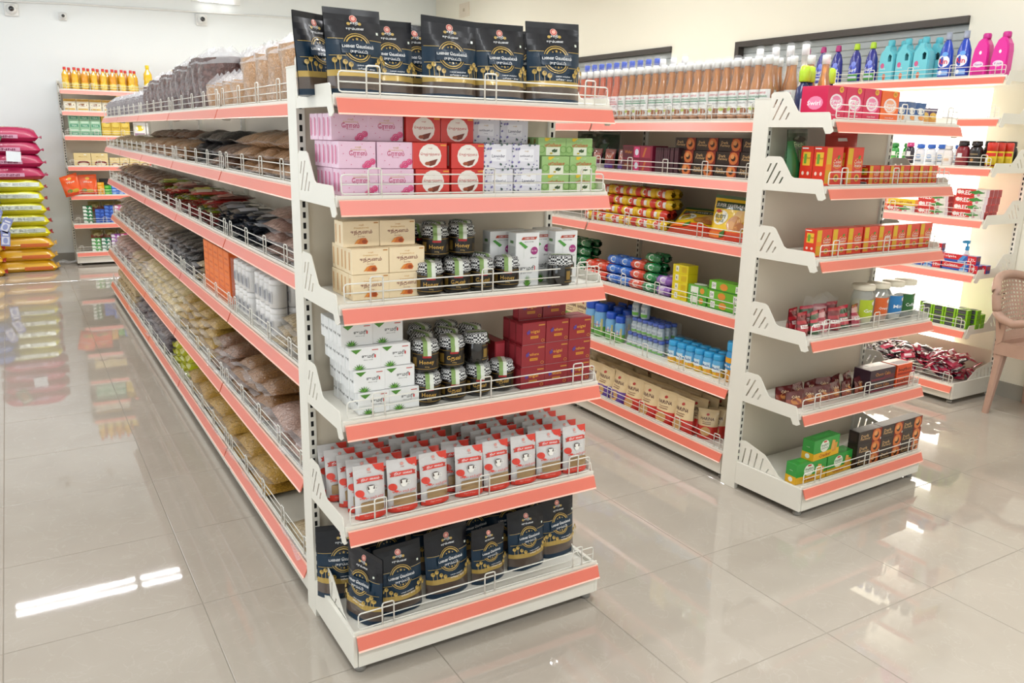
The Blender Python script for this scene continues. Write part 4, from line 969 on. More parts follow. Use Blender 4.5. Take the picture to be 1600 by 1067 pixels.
FG, FR_, FP = flour('#5a9a2c', 81), flour('#d8342a', 82), flour('#6a4aa8', 83)
for i in range(5): putRun(FG, 2.235+.0*i, 1.56+.115*i, z, 'cream and green flour pouch on the second shelf, %s past the blue jars' % nth(i), 'pouch', 'green flour pouches', R.uniform(-.1, .1))
CBX = carton('brown_carton', .2, .16, .11, '#a8825a', [('r', .1, .1, .9, .9, '#b48e64')], top=[('r', .1, .1, .9, .9, '#b08a60')])
putRun(CBX, 2.44, 1.40, z+.12, 'open brown carton tucked at the back above the blue jars', 'box')
# base shelf
z = ZS[0]
for r in range(5):
    for i in range(8):
        P = FR_ if i < 4 else FP
        if i > 7 and r > 2: continue
        y = .54+.135*i-.018*r*(1 if i < 4 else 0)
        putRun(P, 2.16+.07*r, y, z, '%s flour pouch on the base shelf, %s row, %s from the post' % (['cream and red', 'cream and purple'][i > 3], ['front', 'second', 'third', 'fourth', 'rear'][r], nth(i if i < 4 else i-4)), 'pouch', 'flour pouches on the base', R.uniform(-.1, .1), -.04)
for i in range(6):
    putRun(FR_, 2.22+.05*i, .425-.012*i, z, 'cream and red flour pouch in the row receding by the post, %s back' % nth(i), 'pouch', 'flour pouches on the base', .5, -.04, (.75, .8, .8))
# ------------------------------------------------------------------ right wall shelving products (front faces -X)
RZ = [.105, .485, .845, 1.185, 1.50, 1.795, 2.04]
RX = RWX-.40
def oval(w, d, prof): return prof
def putR(P, d, y, lv, label, cat, grp=None, rz=0, rx=0, s=None, dz=0): return put(P, (RX+d, y, RZ[lv]+dz+.001), -PI/2+rz, label, cat, grp, rx, s)
def surf(capc, low):
    body = ink('#2a2f8e', .25, .5)
    return bottle('detergent_bottle', [(.036, 0), (.042, .006), (.044, .09), (.040, .16), (.026, .205), (.015, .22), (.015, .235)], body, [(.019, .228), (.021, .234), (.018, .262), (.016, .27), (.001, .272)], ink(capc, .35, .3),
                  (.0455, .02, .15, .085, [('r', 0, 0, 1, .3, low), ('e', .5, .5, .4, .25, '#5a6ad8'), ('t', 'Surf', .5, .48, .7, .2, '#ffffff'), ('e', .6, .75, .2, .12, '#8a9af0'), ('r', .1, .1, .9, .2, '#c8d0f0')]), 16, 1.05, .7)
SFM, SFG = surf('#b8307a', '#3a46a8'), surf('#b8dc2a', '#4a9a3a')
for i, y in enumerate((1.93, 1.79, 1.66)): putR(SFM, .10, y, 6, 'violet detergent bottle with magenta cap, %s from the left' % nth(i), 'bottle', 'magenta-capped detergent bottles')
for i, y in enumerate((1.505, 1.375)): putR(SFG, .10, y, 6, 'violet detergent bottle with lime cap, %s from the left' % nth(i), 'bottle', 'lime-capped detergent bottles')
AQ = ink('#6fcbd8', .35, .3)
aq_out = [(-.05, .0), (.05, .0), (.055, .01), (.057, .15), (.05, .18), (.02, .21), (.016, .235), (-.02, .235), (-.026, .215), (-.05, .19), (-.056, .15), (-.055, .01)]
AQB = slab_bottle('fabric_softener_bottle', aq_out, .075, AQ, [(.021, .232), (.023, .236), (.023, .262), (.019, .272), (.001, .273)], ink('#58bccc', .35, .3), [('e', .25, .62, .14, .1, '#d05a8a'), ('t', 'Comfy', .3, .5, .4, .06, '#ffffff'), ('e', .45, .2, .12, .12, '#e08a6a'), ('e', .45, .1, .08, .08, '#c86a4a'), ('t', 'pure', .18, .22, .2, .05, '#2a6a9a')], .1, .17, [[(.012, .13), (.036, .13), (.038, .165), (.022, .178), (.010, .165)]])
for i, (y, d) in enumerate([(1.235, .10), (1.11, .10), (.985, .10), (1.20, .19), (1.075, .19), (.95, .19)]):
    putR(AQB, d, y, 6, 'aqua softener bottle with a finger hole, %s row, %s from the left' % (['front', 'back'][i > 2], nth(i % 3)), 'bottle', 'aqua softener bottles')
RIN = bottle('liquid_detergent_bottle', [(.036, 0), (.042, .006), (.044, .10), (.040, .17), (.022, .225), (.015, .235), (.015, .245)], ink('#1f46b8', .25, .5), [(.017, .24), (.0185, .245), (.0175, .285), (.001, .286)], ink('#9aa2b4', .35, .3),
             (.0455, .015, .17, .09, [('e', .5, .55, .45, .22, '#eef2fa'), ('t', 'Rin', .5, .55, .62, .24, '#d8283c'), ('e', .6, .8, .2, .08, '#6aa8f0'), ('r', .1, .05, .9, .22, '#8ab4ec'), ('e', .4, .15, .12, .08, '#f0f4fa')]), 16, 1.05, .75)
for i, y in enumerate((.83, .715)): putR(RIN, .10, y, 6, 'royal blue detergent bottle with grey cap, %s one' % ['left', 'right'][i], 'bottle', 'royal blue detergent bottles')
vp = [(-.046, 0), (.046, 0), (.05, .01), (.05, .15), (.044, .19), (.024, .225), (-.004, .228), (-.02, .215), (-.04, .17), (-.05, .10), (-.05, .01)]
VAN = slab_bottle('stain_remover_bottle', vp, .07, ink('#e01f9a', .3, .4), [(.022, .225), (.024, .229), (.024, .25), (.019, .258), (.001, .259)], ink('#c81a88', .35, .3), [('e', .5, .42, .4, .1, '#f4d8ee'), ('t', 'Vanish', .5, .42, .6, .09, '#7a2a8a'), ('e', .55, .8, .1, .06, '#f6f0f4'), ('r', .1, .05, .9, .2, '#c81480')], .08, .18, cx=.012)
for i, y in enumerate((.595, .475)): putR(VAN, .10, y, 6, 'hot pink stain remover bottle, %s one' % ['left', 'right'][i], 'bottle', 'pink stain remover bottles')
# shampoo shelf
def sham(name, body, cap, w, h, items, sy=.6):
    return bottle(name, [(w*.44, 0), (w*.5, .005), (w*.5, h*.62), (w*.42, h*.76), (w*.3, h*.8), (w*.3, h*.82)], ink(body, .3, .5), [(w*.36, h*.8), (w*.38, h*.83), (w*.36, h), (.001, h+.001)], ink(cap, .35, .3), (w*.505, h*.12, h*.5, w*.9, items), 14, 1, sy)
SH = {'g': sham('shampoo_bottle', '#3aa84a', '#1f8a3c', .07, .14, [('r', .2, .6, .8, .95, '#eef4ea'), ('r', .1, .1, .9, .4, '#7ac85a')]), 'd': sham('shampoo_bottle', '#2a2430', '#d8408a', .065, .145, [('r', .25, .5, .75, .95, '#eeeef4'), ('r', .1, .1, .9, .3, '#6a3a4a')]),
      'w': sham('shampoo_bottle', '#eef0f4', '#2a6ad0', .07, .135, [('e', .5, .6, .3, .2, '#9ab4d8'), ('r', .15, .1, .85, .3, '#5a6a84')]), 'p': sham('shampoo_bottle', '#f4f0ec', '#f4f0ec', .065, .13, [('r', .2, .2, .8, .5, '#e8c8a8')]),
      'r': sham('shampoo_bottle', '#8a1f2c', '#201a1c', .085, .16, [('r', .25, .45, .65, .8, '#e8e8ee'), ('r', .2, .1, .8, .25, '#b04a3a')], .7), 'k': sham('shampoo_bottle', '#1a181a', '#141214', .085, .16, [('r', .15, .7, .85, .8, '#8a7a5a'), ('e', .4, .3, .15, .12, '#a8743c')], .7)}
for i, (k, y, dd) in enumerate([('g', 1.10, 0), ('g', 1.04, .05), ('d', .985, 0), ('w', .91, 0), ('w', .835, 0), ('w', .775, .02), ('p', .715, 0), ('w', .685, .06), ('r', .62, 0), ('k', .535, 0), ('k', .50, .08), ('k', .47, .15), ('k', .445, .22)]):
    putR(SH[k], .09+dd, y, 4, '%s bottle on the toiletries shelf, %s from the left' % ({'g': 'green shampoo', 'd': 'dark pink-capped shampoo', 'w': 'white blue-capped shampoo', 'p': 'plain white lotion', 'r': 'dark red black-capped', 'k': 'black body wash'}[k], nth(i)), 'bottle', 'toiletry bottles')
PDR = bottle('powder_tin', [(.028, 0), (.03, .004), (.03, .10), (.03, .1005)], ink('#e8cc1c', .35, .3), [(.0305, .10), (.0305, .145), (.026, .152), (.001, .153)], ink('#d8301f', .35, .3), (.0303, .01, .08, .08, [('r', 0, .75, 1, 1, '#d8301f'), ('e', .3, .45, .14, .2, '#f4f4f4'), ('r', .0, .0, 1, .12, '#8a2018'), ('r', .6, .2, .9, .6, '#c8a81c')]), 14)
for i, (y, d) in enumerate([(.42, .06), (.415, .13), (.40, .20)]): putR(PDR, d, y, 4, 'yellow talc tin with red lid, %s from the front' % nth(i), 'tin', 'yellow talc tins')
# toothpaste
REDP = carton('toothpaste_box', .21, .045, .045, '#d42a2c', [('t', 'RED', .33, .5, .32, .55, '#ffffff'), ('e', .1, .55, .07, .28, '#f4e8e4'), ('p', [(.55, 0), (1, 0), (1, 1), (.6, 1)], '#e8e4dc'), ('t', 'Dant', .76, .62, .2, .35, '#2a3a2a'), ('p', leaf(.58, .3, .66, .9, .4), '#3a8a3a'), ('e', .68, .25, .05, .2, '#c88a9a'), ('r', .9, 0, 1, 1, '#d8c8cc')], [], [('r', .05, .1, .95, .9, '#a8343a')], [('r', .0, .0, .55, 1, '#c82428'), ('r', .55, 0, 1, 1, '#d8d4cc')], .25, .5)
for r in range(4):
    for k in range(3): putR(REDP, .06+.047*k, .50-.004*r, 3, 'red herbal toothpaste box, right stack, layer %s, %s' % (nth(r), ['front', 'middle', 'rear'][k]), 'box', 'red toothpaste boxes', .01*r, 0, None, .0455*r)
for r in range(3):
    for k in range(2): putR(REDP, .06+.047*k, .735+.004*r, 3, 'red herbal toothpaste box, left stack, layer %s, %s' % (nth(r), ['front', 'rear'][k]), 'box', 'red toothpaste boxes', 0, 0, None, .0455*r)
YTP = carton('toothpaste_box', .2, .045, .042, '#e8c820', [('t', 'BUY 2 GET 1 FREE', .5, .5, .8, .4, '#a82a20')], [], [], [('r', .0, .0, 1, 1, '#eed23a')])
putR(REDP, .06, .965, 3, 'red toothpaste box under the yellow offer box', 'box', 'red toothpaste boxes')
putR(YTP, .06, .965, 3, 'yellow offer box lying on a red toothpaste box', 'box', None, 0, 0, None, .0455)
MSC = carton('soap_carton', .09, .05, .06, '#e0784a', [('e', .5, .5, .3, .3, '#f4e0b0'), ('r', .05, .05, .95, .3, '#c83a34')])
for i in range(4): putR(MSC, .07, 1.13+.095*(i % 2), 3, 'orange soap carton left of the toothpaste, %s, %s' % (['right', 'left'][i % 2], ['lower', 'upper'][i//2]), 'box', 'orange soap cartons', 0, 0, None, .061*(i//2))
COLG = carton('toothpaste_box', .235, .05, .052, '#2458b8', [('p', [(0, .35), (.55, .35), (.75, 1), (0, 1)], '#d4202c'), ('t', 'Colgate', .25, .68, .4, .36, '#ffffff'), ('p', [(.5, .3), (.62, .3), (.72, .95), (.62, .95)], '#4a9ae0'), ('r', .76, .02, 1, .98, '#d4202c'), ('t', '17/-', .88, .5, .18, .4, '#ffffff'), ('r', .5, .1, .72, .3, '#a8c8ec')], [], [('r', .05, .05, .95, .95, '#3a3a7a'), ('r', .1, .4, .9, .9, '#8a2a3a')], [('r', 0, .1, .7, .9, '#c8283a')], .25, .5)
for i, (d, y, dz) in enumerate([(.065, .50, 0), (.065, .745, 0), (.085, .53, .0525), (.125, .48, 0), (.13, .73, .0), (.13, .79, .0525), (.13, .80, .105)]):
    putR(COLG, d, y, 2, 'red and blue toothpaste box, %s' % ['front right on the shelf', 'front left on the shelf', 'tilted on top of the front right one', 'behind the front right one', 'bottom of the rear stack', 'middle of the rear stack', 'top of the rear stack'][i], 'box', 'red and blue toothpaste boxes', [0, .0, .04, 0, .05, .08, .1][i], 0, None, dz)
PMP = MB(); bl = ink('#2aa0e0', .25, .5)
PMP.lathe([(.012, .12), (.013, .125), (.013, .145), (.006, .15), (.006, .165)], bl, 12); PMP.prism([(-.03, .165), (.012, .165), (.014, .185), (-.01, .188), (-.034, .18)], -.007, .007, bl, 'y'); PMP.lathe([(.022, 0), (.025, .004), (.025, .085), (.012, .112), (.012, .122)], ink('#eef6fa', .2, .5), 14)
putR(('pump_bottle', PMP.mesh('pump_bottle'), []), .20, .56, 2, 'clear soap bottle with a bright blue pump behind the toothpaste', 'bottle', None, .3)
# soaps
BGS = carton('soap_pack', .075, .045, .03, '#8cc820', [('r', .16, .08, .84, .94, '#3a3c40'), ('r', .2, .3, .8, .6, '#54565a')], [], [('r', .1, .1, .9, .9, '#6aa820')], [('r', .25, .0, .75, 1, '#484a4e')], .25, .6)
for k in range(3):
    for c in range(4 if k == 0 else 5):
        for r in range(4):
            if k == 2 and r > 2: continue
            putR(BGS, .06+.055*k, .435+.08*c-.03*(k > 0), 1, 'charcoal and lime soap pack, %s row, %s from the right, layer %s' % (['front', 'middle', 'rear'][k], nth(c), nth(r)), 'soap', 'charcoal and lime soap packs', 0, 0, None, .0305*r)
# sachets heaped on the base
SAC = [pillow('sachet', .075, .06, .012, ink(c, .2, .8), [('r', .2, .2, .8, .6, c2)], i, .006) for i, (c, c2) in enumerate([('#c83a5c', '#f0c8d0'), ('#3c3438', '#8a7a80'), ('#d8d4d4', '#a8a4a8'), ('#b82a48', '#f4e0e4'), ('#2c2a2e', '#d8b0b8')])]
rr = random.Random(3); SN = ['pink', 'black', 'silver white', 'crimson', 'dark grey']
for i in range(230):
    y = .43+rr.random()*1.15; d = .03+rr.random()*.34
    top = .05+.13*math.sin(PI*min(1, (d+.03)/.43)); h = rr.random()**.6*top
    pal = [0, 3, 1, 4, 0, 3] if y < .82 else ([1, 4, 1, 0, 2] if y < 1.0 else [2, 1, 2, 4])
    k = rr.choice(pal)
    put(SAC[k], (RX-.03+d, y, RZ[0]+.004+h), rr.uniform(0, 6.28), '%s sachet heaped on the wall unit base, %s' % (SN[k], 'near its bracket end' if y < .7 else ('towards the middle' if y < 1.0 else 'at the far left')), 'sachet', 'sachets heaped on the base', rr.uniform(-.6, .6), None, rr.uniform(-.6, .6))

# ------------------------------------------------------------------ aisle A products (front faces -X)
FILM2 = mat('crinkled_film', (.9, .9, .92), .12, alpha=.3, vary=0, spec=.8, bump=.5, bscale=90)
def grain(n, c, sp, ss=140, amt=.5, b=.25): return mat('grain_'+n, c, .4, coat=1, coatr=.12, crinkle=.7, vary=.16, scale=26, speckle=sp, spscale=ss, spamt=amt, bump=b, bscale=120)
G = {'gold': grain('gold_pulse', '#d6a640', '#7a5218', 190), 'chick': grain('chickpea', '#d0a94e', '#7c5a20', 150), 'brownp': grain('brown_pulse', '#9a6a38', '#54341a', 170), 'rose': grain('rose_pulse', '#b59282', '#7a5a4e', 120),
     'beige': grain('beige_seed', '#cdb68e', '#8f7648', 130), 'pale': grain('pale_vermicelli', '#e3cf9c', '#b89a5c', 60, .35), 'dark': grain('black_gram', '#35302f', '#161414', 150), 'grey': grain('grey_brown_spice', '#a38e7a', '#6a5848', 120),
     'umber': grain('umber_spice', '#85593c', '#4a301e', 110), 'tama': grain('tamarind', '#6b4840', '#3a2420', 40, .6, .5), 'wheat': grain('wheat', '#c2966a', '#7a5838', 210), 'tan': grain('tan_block', '#c4a878', '#a08450', 60, .3), 'silver': grain('silver_purple', '#6f5f62', '#a8a0a4', 30, .4, .6)}
WORDS = {'gold': 'golden pulses', 'chick': 'chickpeas', 'brownp': 'brown pulses', 'rose': 'pinkish pulses', 'beige': 'beige seeds', 'pale': 'pale vermicelli', 'dark': 'black gram', 'grey': 'grey-brown spice', 'umber': 'dark brown spice', 'tama': 'tamarind', 'wheat': 'wheat grain', 'tan': 'tan jaggery', 'silver': 'purple-grey raisins'}
BAGN = {'gold': 'pulse_bag', 'chick': 'chickpea_bag', 'brownp': 'pulse_bag', 'rose': 'pulse_bag', 'beige': 'seed_bag', 'pale': 'vermicelli_bag', 'dark': 'black_gram_bag', 'grey': 'spice_bag', 'umber': 'spice_bag', 'tama': 'tamarind_bag', 'wheat': 'wheat_bag', 'tan': 'jaggery_bag', 'silver': 'raisin_bag'}
def clear_bag(kind, w, l, h, seed): return memo(('bag', kind, w, l, h, seed), lambda: pillow(BAGN[kind], w, l, h, G[kind], (), seed, .028, FILM2, .13, 10, 2.2))
SHELFW = ['base shelf', 'second shelf', 'third shelf', 'fourth shelf', 'fifth shelf', 'top shelf']
_seen = {}
def heap(kind, lv, y0, y1, layers, l=.17, h=.05, w=.30, xoff=0, jit=.25, xs=None):
    """bags stacked flat with their sealed ends towards the aisle"""
    n = max(1, round((y1-y0)/l)); fx = (.035 if lv < 2 else .09)+w/2+xoff
    key = (kind, lv); b0 = _seen.get(key, 0); _seen[key] = b0+n
    for r in range(layers):
        for c in range(n):
            P = clear_bag(kind, w, (y1-y0)/n*1.05, h, (c*3+r) % 4)
            put(P, (fx+.012*r+R.uniform(-.012, .012), y0+(y1-y0)*(c+.5)/n+R.uniform(-.015, .015), ZS[lv]+.001+h*.88*r), R.uniform(-jit, jit)*.5+(PI if (r+c) % 2 else 0),
                'clear bag of %s, %s, layer %s, %s from the post' % (WORDS[kind], SHELFW[lv], nth(r), nth(b0+c)), 'bag', 'bags of %s on the %s' % (WORDS[kind], SHELFW[lv]), R.uniform(-.05, .05))
# base shelf
heap('beige', 0, .16, .42, 1, .26, .06)
heap('gold', 0, .74, 2.62, 2, .31, .062, .34)
heap('silver', 0, 3.35, 4.95, 3, .23, .055)
# second shelf
heap('rose', 1, .14, .66, 2, .26, .06)
heap('brownp', 1, .68, 1.30, 3, .20, .058, .32)
heap('umber', 1, 1.32, 1.74, 3, .21, .06, .32)
heap('chick', 1, 1.76, 2.75, 4, .25, .055, .34)
heap('pale', 1, 2.77, 4.30, 4, .19, .055, .34)
heap('beige', 1, 4.32, 5.15, 3, .21, .055, .32)
heap('rose', 1, 5.17, 6.3, 3, .19, .055, .32)
# third shelf
heap('beige', 2, .13, .74, 3, .2, .045)
heap('dark', 2, 2.40, 3.45, 4, .18, .045)
heap('beige', 2, 2.24, 2.38, 3, .14, .04)
heap('grey', 2, 3.47, 5.1, 4, .19, .05)
heap('grey', 2, 5.12, 6.3, 4, .19, .05)
# fourth shelf
heap('rose', 3, .13, .86, 4, .24, .052)
heap('umber', 3, 3.6, 6.2, 3, .22, .05)
# fifth shelf
heap('wheat', 4, .13, 1.28, 3, .26, .062)
heap('umber', 4, 1.30, 1.82, 2, .26, .058)
heap('dark', 4, 1.84, 2.50, 3, .22, .06, .30, .05)
heap('wheat', 4, 2.52, 4.2, 2, .21, .058)
heap('umber', 4, 3.2, 4.9, 3, .28, .06, .2, .15)
heap('beige', 4, 4.25, 6.2, 2, .2, .055)
def flatpack(c1, c2, seed): return pillow('masala_packet', .2, .14, .022, ink(c1, .18, .8), [('r', .1, .1, .5, .9, c2), ('e', .7, .5, .15, .3, '#e8e0d0')], seed, .008, None, .2)
BP = [flatpack('#22242a', '#5a5c66', 1), flatpack('#2a3038', '#c8c8d0', 2), flatpack('#1c2026', '#8a8c96', 3)]
for r in range(6):
    for c in range(5): put(BP[(r+c) % 3], (.20+R.uniform(-.02, .02), .98+.175*c, ZS[3]+.001+.0215*r), R.uniform(-.2, .2), 'black foil masala packet, fourth shelf, layer %s, %s from the post' % (nth(r), nth(c)), 'packet', 'black foil masala packets', R.uniform(-.06, .06))
MP = [flatpack('#9a2430', '#d8b8a0', 4), flatpack('#b83a34', '#e8d8c0', 5), flatpack('#7a8a24', '#d8d040', 6), flatpack('#2e5a38', '#c8c030', 7), flatpack('#6a3028', '#c87a6a', 8)]
for r in range(7):
    for c in range(9):
        if r > 4 and c % 3 == 1: continue
        put(MP[(r*2+c+r//3) % 5 if r > 2 else (0 if (r+c) % 2 else 4)], (.20+R.uniform(-.02, .02), 1.88+.185*c, ZS[3]+.001+.0215*r), R.uniform(-.2, .2), 'coloured masala packet, fourth shelf, layer %s, %s past the black ones' % (nth(r), nth(c)), 'packet', 'coloured masala packets', R.uniform(-.06, .06))
# third shelf: white canisters in wrap and orange boxes
CAN = bottle('white_canister', [(.033, 0), (.036, .004), (.036, .088), (.033, .096)], ink('#e6e2de', .3, .4), [(.035, .094), (.0355, .097), (.0355, .113), (.031, .117), (.001, .1175)], ink('#f0ece8', .35, .3), (.0364, .012, .062, .09, [('r', .0, .1, 1, .9, '#c8c6c6'), ('r', .2, .2, .55, .8, '#6a6e7c'), ('r', .62, .2, .9, .8, '#8a8a92'), ('t', 'ASA', .5, .5, .4, .3, '#3a3a44')]), 14)
z = ZS[2]
for lv in range(2):
    for k in range(4):
        for c in range(4):
            put(CAN, (.135+.074*k, .80+.074*c, z+.001+.119*lv), -PI/2-.6, 'white canister in the near wrapped pack, %s tier, %s deep, %s from the post' % (['lower', 'upper'][lv], nth(k), nth(c)), 'canister', 'white canisters')
    for k in range(2):
        for c in range(4): put(CAN, (.135+.074*k, 1.18+.074*c, z+.001+.119*lv), -PI/2-.6, 'white canister in the far wrapped pack, %s tier, %s deep, %s from the post' % (['lower', 'upper'][lv], nth(k), nth(c)), 'canister', 'white canisters')
FW = MB()
for zz in (0, .119):
    FW.box(.094, .396, .758, 1.065, z+zz+.0005, z+zz+.1178, FILM, 'b'); FW.box(.094, .25, 1.138, 1.445, z+zz+.0005, z+zz+.1178, FILM, 'b')
tag(ob('shrink_wrap', FW), 'clear shrink wrap around the white canisters', 'plastic wrap')
OBX = carton('orange_box', .115, .07, .062, '#ee6a1c', [('r', .06, .1, .94, .9, '#f47a2a'), ('r', .2, .35, .8, .5, '#d8580f')], [], [('r', .1, .1, .9, .9, '#e86014')], [('r', .05, .1, .95, .9, '#8a5a40')])
for r in range(4):
    for c in range(5):
        for k in range(3 if r == 3 else 1): put(OBX, (.135+.072*k, 1.57+.12*c, z+.001+.0622*r), -PI/2, 'bright orange carton on the third shelf, layer %s, %s from the canisters, %s' % (nth(r), nth(c), ['front', 'middle', 'rear'][k]), 'box', 'bright orange cartons')
# base shelf: lime packets and tan blocks
LPK = pillow('lime_packet', .26, .19, .05, ink('#cfd02a', .2, .8), [('r', .1, .1, .4, .9, '#e8e060'), ('r', .5, .1, .9, .9, '#8a7a3a')], 9, .012)
for r in range(3):
    for c in range(3): put(LPK, (.20, 2.75+.2*c, ZS[0]+.001+.046*r), R.uniform(-.1, .1), 'lime yellow packet on the base shelf, layer %s, %s after the golden pulses' % (nth(r), nth(c)), 'packet', 'lime yellow packets')
TBK = MB(); TBK.bbox(-.055, .055, -.055, .055, 0, .085, G['tan'], .018); TBK = ('jaggery_block', TBK.mesh('jaggery_block'), [])
for r in range(3):
    for c in range(10):
        for k in range(2): put(TBK, (.09+.12*k+.02*r, 5.05+.125*c+.03*r, ZS[0]+.001+.0855*r), R.uniform(-.3, .3), 'tan wrapped jaggery block, layer %s, %s along, %s' % (nth(r), nth(c), ['front', 'behind'][k]), 'block', 'tan jaggery blocks')
# top shelf: standing clear bags
def tall_bag(kind, w, d, h, seed):
    def f():
        rnd = random.Random(seed); ph = [rnd.uniform(0, 6.28) for _ in range(5)]; n = 18; m = 10; b = MB()
        def S(a, t):
            an = 2*PI*a; c, s = math.cos(an), math.sin(an); q = 3.2
            k = (abs(c)**q+abs(s)**q)**(-1/q)
            rr_ = 1-.18*max(0, t-.7)-.10*max(0, .12-t)*5+.05*math.sin(3*an+ph[0]+5*t)+.03*math.sin(6*an+ph[1]-9*t)
            return (c*k*d/2*rr_, s*k*w/2*rr_, t*h*(1+.03*math.sin(2*an+ph[2])))
        b.grid(S, n, m, G[kind], True, False, True)
        top = [S(i/n, 1) for i in range(n)]; b.add(top+[(0, 0, h*1.02)], [(i, (i+1) % n, n) for i in range(n)], G[kind], True)
        bt = [S(i/n, 0) for i in range(n)]; b.add(bt, [tuple(range(n-1, -1, -1))], G[kind])
        c = MB()
        def F(a, t):
            x, y, zz = S(a, 1-.12*(1-min(1, t*3))); k = 1.03-.75*max(0, t-.15)**.7
            return (x*k, y*(1.02-.35*max(0, t-.2)), zz+(t*(.045+.012*math.sin(10*PI*a+ph[3]))))
        c.grid(F, n, 5, FILM2, True, False, True)
        return (BAGN[kind], b.mesh(BAGN[kind]), [('gathered_plastic', c.mesh('gathered_plastic'))])
    return memo(('tall', kind, w, d, h, seed), f)
z = ZS[5]
for i, (y, h) in enumerate([(.24, .20), (.42, .195), (.60, .185), (.77, .18), (.96, .185)]): put(tall_bag('wheat', .175, .26, h, i % 3), (.215, y, z+.001), R.uniform(-.06, .06), 'tall clear bag of wheat on the top shelf, %s from the post' % nth(i), 'bag', 'tall wheat bags')
for i, y in enumerate((1.14, 1.30, 1.46, 1.64)): put(tall_bag('wheat', .16, .17, .105, 3+i % 2), (.165, y, z+.001), R.uniform(-.1, .1), 'short clear bag of wheat in front of the tamarind, %s from the post' % nth(i), 'bag', 'short wheat bags')
for i, y in enumerate((1.17, 1.34, 1.52, 1.70, 1.86)): put(tall_bag('tama', .18, .2, .245-.01*(i % 2), 5+i % 2), (.345, y, z+.001), R.uniform(-.1, .1), 'tall clear bag of tamarind behind the wheat, %s from the post' % nth(i), 'bag', 'tall tamarind bags')
for i in range(13):
    y = 1.83+.16*i; h = .245-.005*i
    put(tall_bag('tama', .155, .25, round(h, 2), 7+i % 3), (.21, y, z+.001), R.uniform(-.08, .08), 'clear bag of tamarind lined along the top shelf, %s past the wheat' % nth(i), 'bag', 'tamarind bags in line')
for i in range(18):
    y = 3.92+.135*i
    put(tall_bag('silver', .13, .24, .13, 10+i % 3), (.205, y, z+.001), R.uniform(-.08, .08), 'small clear bag of dark spice, far part of the top shelf, %s along' % nth(i), 'bag', 'small spice bags')

# ------------------------------------------------------------------ back wall shelving products
KZ = [.14, .49, .83, 1.17, 1.52, 1.80, 2.04]
KY = BKY-.36
def putK(P, x, lv, label, cat, grp=None, d=.06, rz=0, dz=0, s=None): return put(P, (x, KY+d, KZ[lv]+dz+.001), rz, label, cat, grp, 0, s)
def oil(col, capc, r=.038, h=.25): return bottle('oil_bottle', [(r*.9, 0), (r, .006), (r, h*.36), (r*.9, h*.42), (r, h*.5), (r*.95, h*.68), (r*.4, h*.84), (r*.38, h*.9)], mat('oil_'+col.strip('#'), col, .08, coat=.9, vary=.1, scale=8), [(r*.42, h*.88), (r*.45, h*.9), (r*.43, h), (.001, h+.001)], ink(capc, .4), (r+.0004, h*.08, h*.24, r*2.4, [('r', 0, 0, 1, 1, '#f0dc70'), ('e', .5, .5, .3, .3, '#e8a020')]), 12)
O1, O2, O3, O4 = oil('#f2b81c', '#d83a34'), oil('#ea9f1e', '#d83a34'), oil('#f2c41c', '#f0d020', .05, .32), oil('#d8701c', '#e8c840', .045, .29)
for i in range(16):
    k = i % 2
    putK([O1, O2][(i*7) % 3 % 2], -.09+.05*i, 6, 'red-capped cooking oil bottle, %s row, %s from the left' % (['front', 'rear'][k], nth(i//2)), 'bottle', 'red-capped oil bottles', .07+.085*k)
putK(O3, .80, 6, 'large yellow oil bottle right of the red-capped ones', 'bottle', None, .08)
for i in range(3): putK(O1, .92+.085*i, 6, 'short golden oil bottle by the large one, %s' % nth(i), 'bottle', 'short golden oil bottles', .08, 0, 0, (1.15, 1.15, .75))
for i in range(5): putK(O4, 1.09+.13*i, 6, 'amber oil bottle seen above the spice bags, %s from the left' % nth(i), 'bottle', 'amber oil bottles', .14)
GHP = pouch('ghee_packet', .13, .14, .05, lambda v: ink('#c89a3a', .3, .5) if v > .75 else ink('#ece4cc', .3, .5), [('e', .5, .5, .35, .12, '#8a5a2c'), ('r', .1, .1, .9, .25, '#d8b050'), ('t', 'Ghee', .5, .5, .5, .1, '#f4eee0')], 91, .003)
for i in range(4): putK(GHP, -.07+.135*i, 5, 'white and gold ghee packet, %s from the left' % nth(i), 'packet', 'ghee packets', .09)
for r in range(2):
    for i in range(4): putK(O3, .47+.115*i, 5, 'squat yellow oil can, %s layer, %s from the left' % (['lower', 'upper'][r], nth(i)), 'can', 'squat oil cans', .12, 0, .125*r, (.95, .95, .38))
GB = carton('tea_box', .11, .08, .088, '#9cc8a4', [('r', .1, .12, .9, .5, '#5a9a7a'), ('r', .15, .62, .85, .85, '#c8e0c8'), ('t', 'TEA', .5, .3, .5, .2, '#d8ecd8')])
YB_ = carton('powder_box', .1, .08, .088, '#d8b440', [('e', .5, .5, .35, .35, '#e8cc60'), ('r', .1, .1, .9, .2, '#b8922c')])
for r in range(3):
    for c in range(3): putK(GB, -.05+.113*c, 4, 'pale green tea box, %s row, %s column' % (['bottom', 'middle', 'top'][r], nth(c)), 'box', 'pale green tea boxes', .07, 0, .089*r)
    for c in range(3):
        if r == 2 and c == 2: continue
        putK(YB_, .29+.103*c, 4, 'golden powder box, %s row, %s column' % (['bottom', 'middle', 'top'][r], nth(c)), 'box', 'golden powder boxes', .08, 0, .089*r)
WP2 = pouch('chip_packet', .14, .17, .06, lambda v: ink('#f0eee8', .3, .5), [('e', .5, .6, .35, .2, '#e8d020'), ('r', .1, .1, .9, .25, '#8a4a7a')], 92, .004)
for i in range(6): putK(WP2, .66+.145*i, 4, 'white and yellow snack packet on the back wall unit, %s from the left' % nth(i), 'packet', 'white and yellow snack packets', .09, R.uniform(-.1, .1))
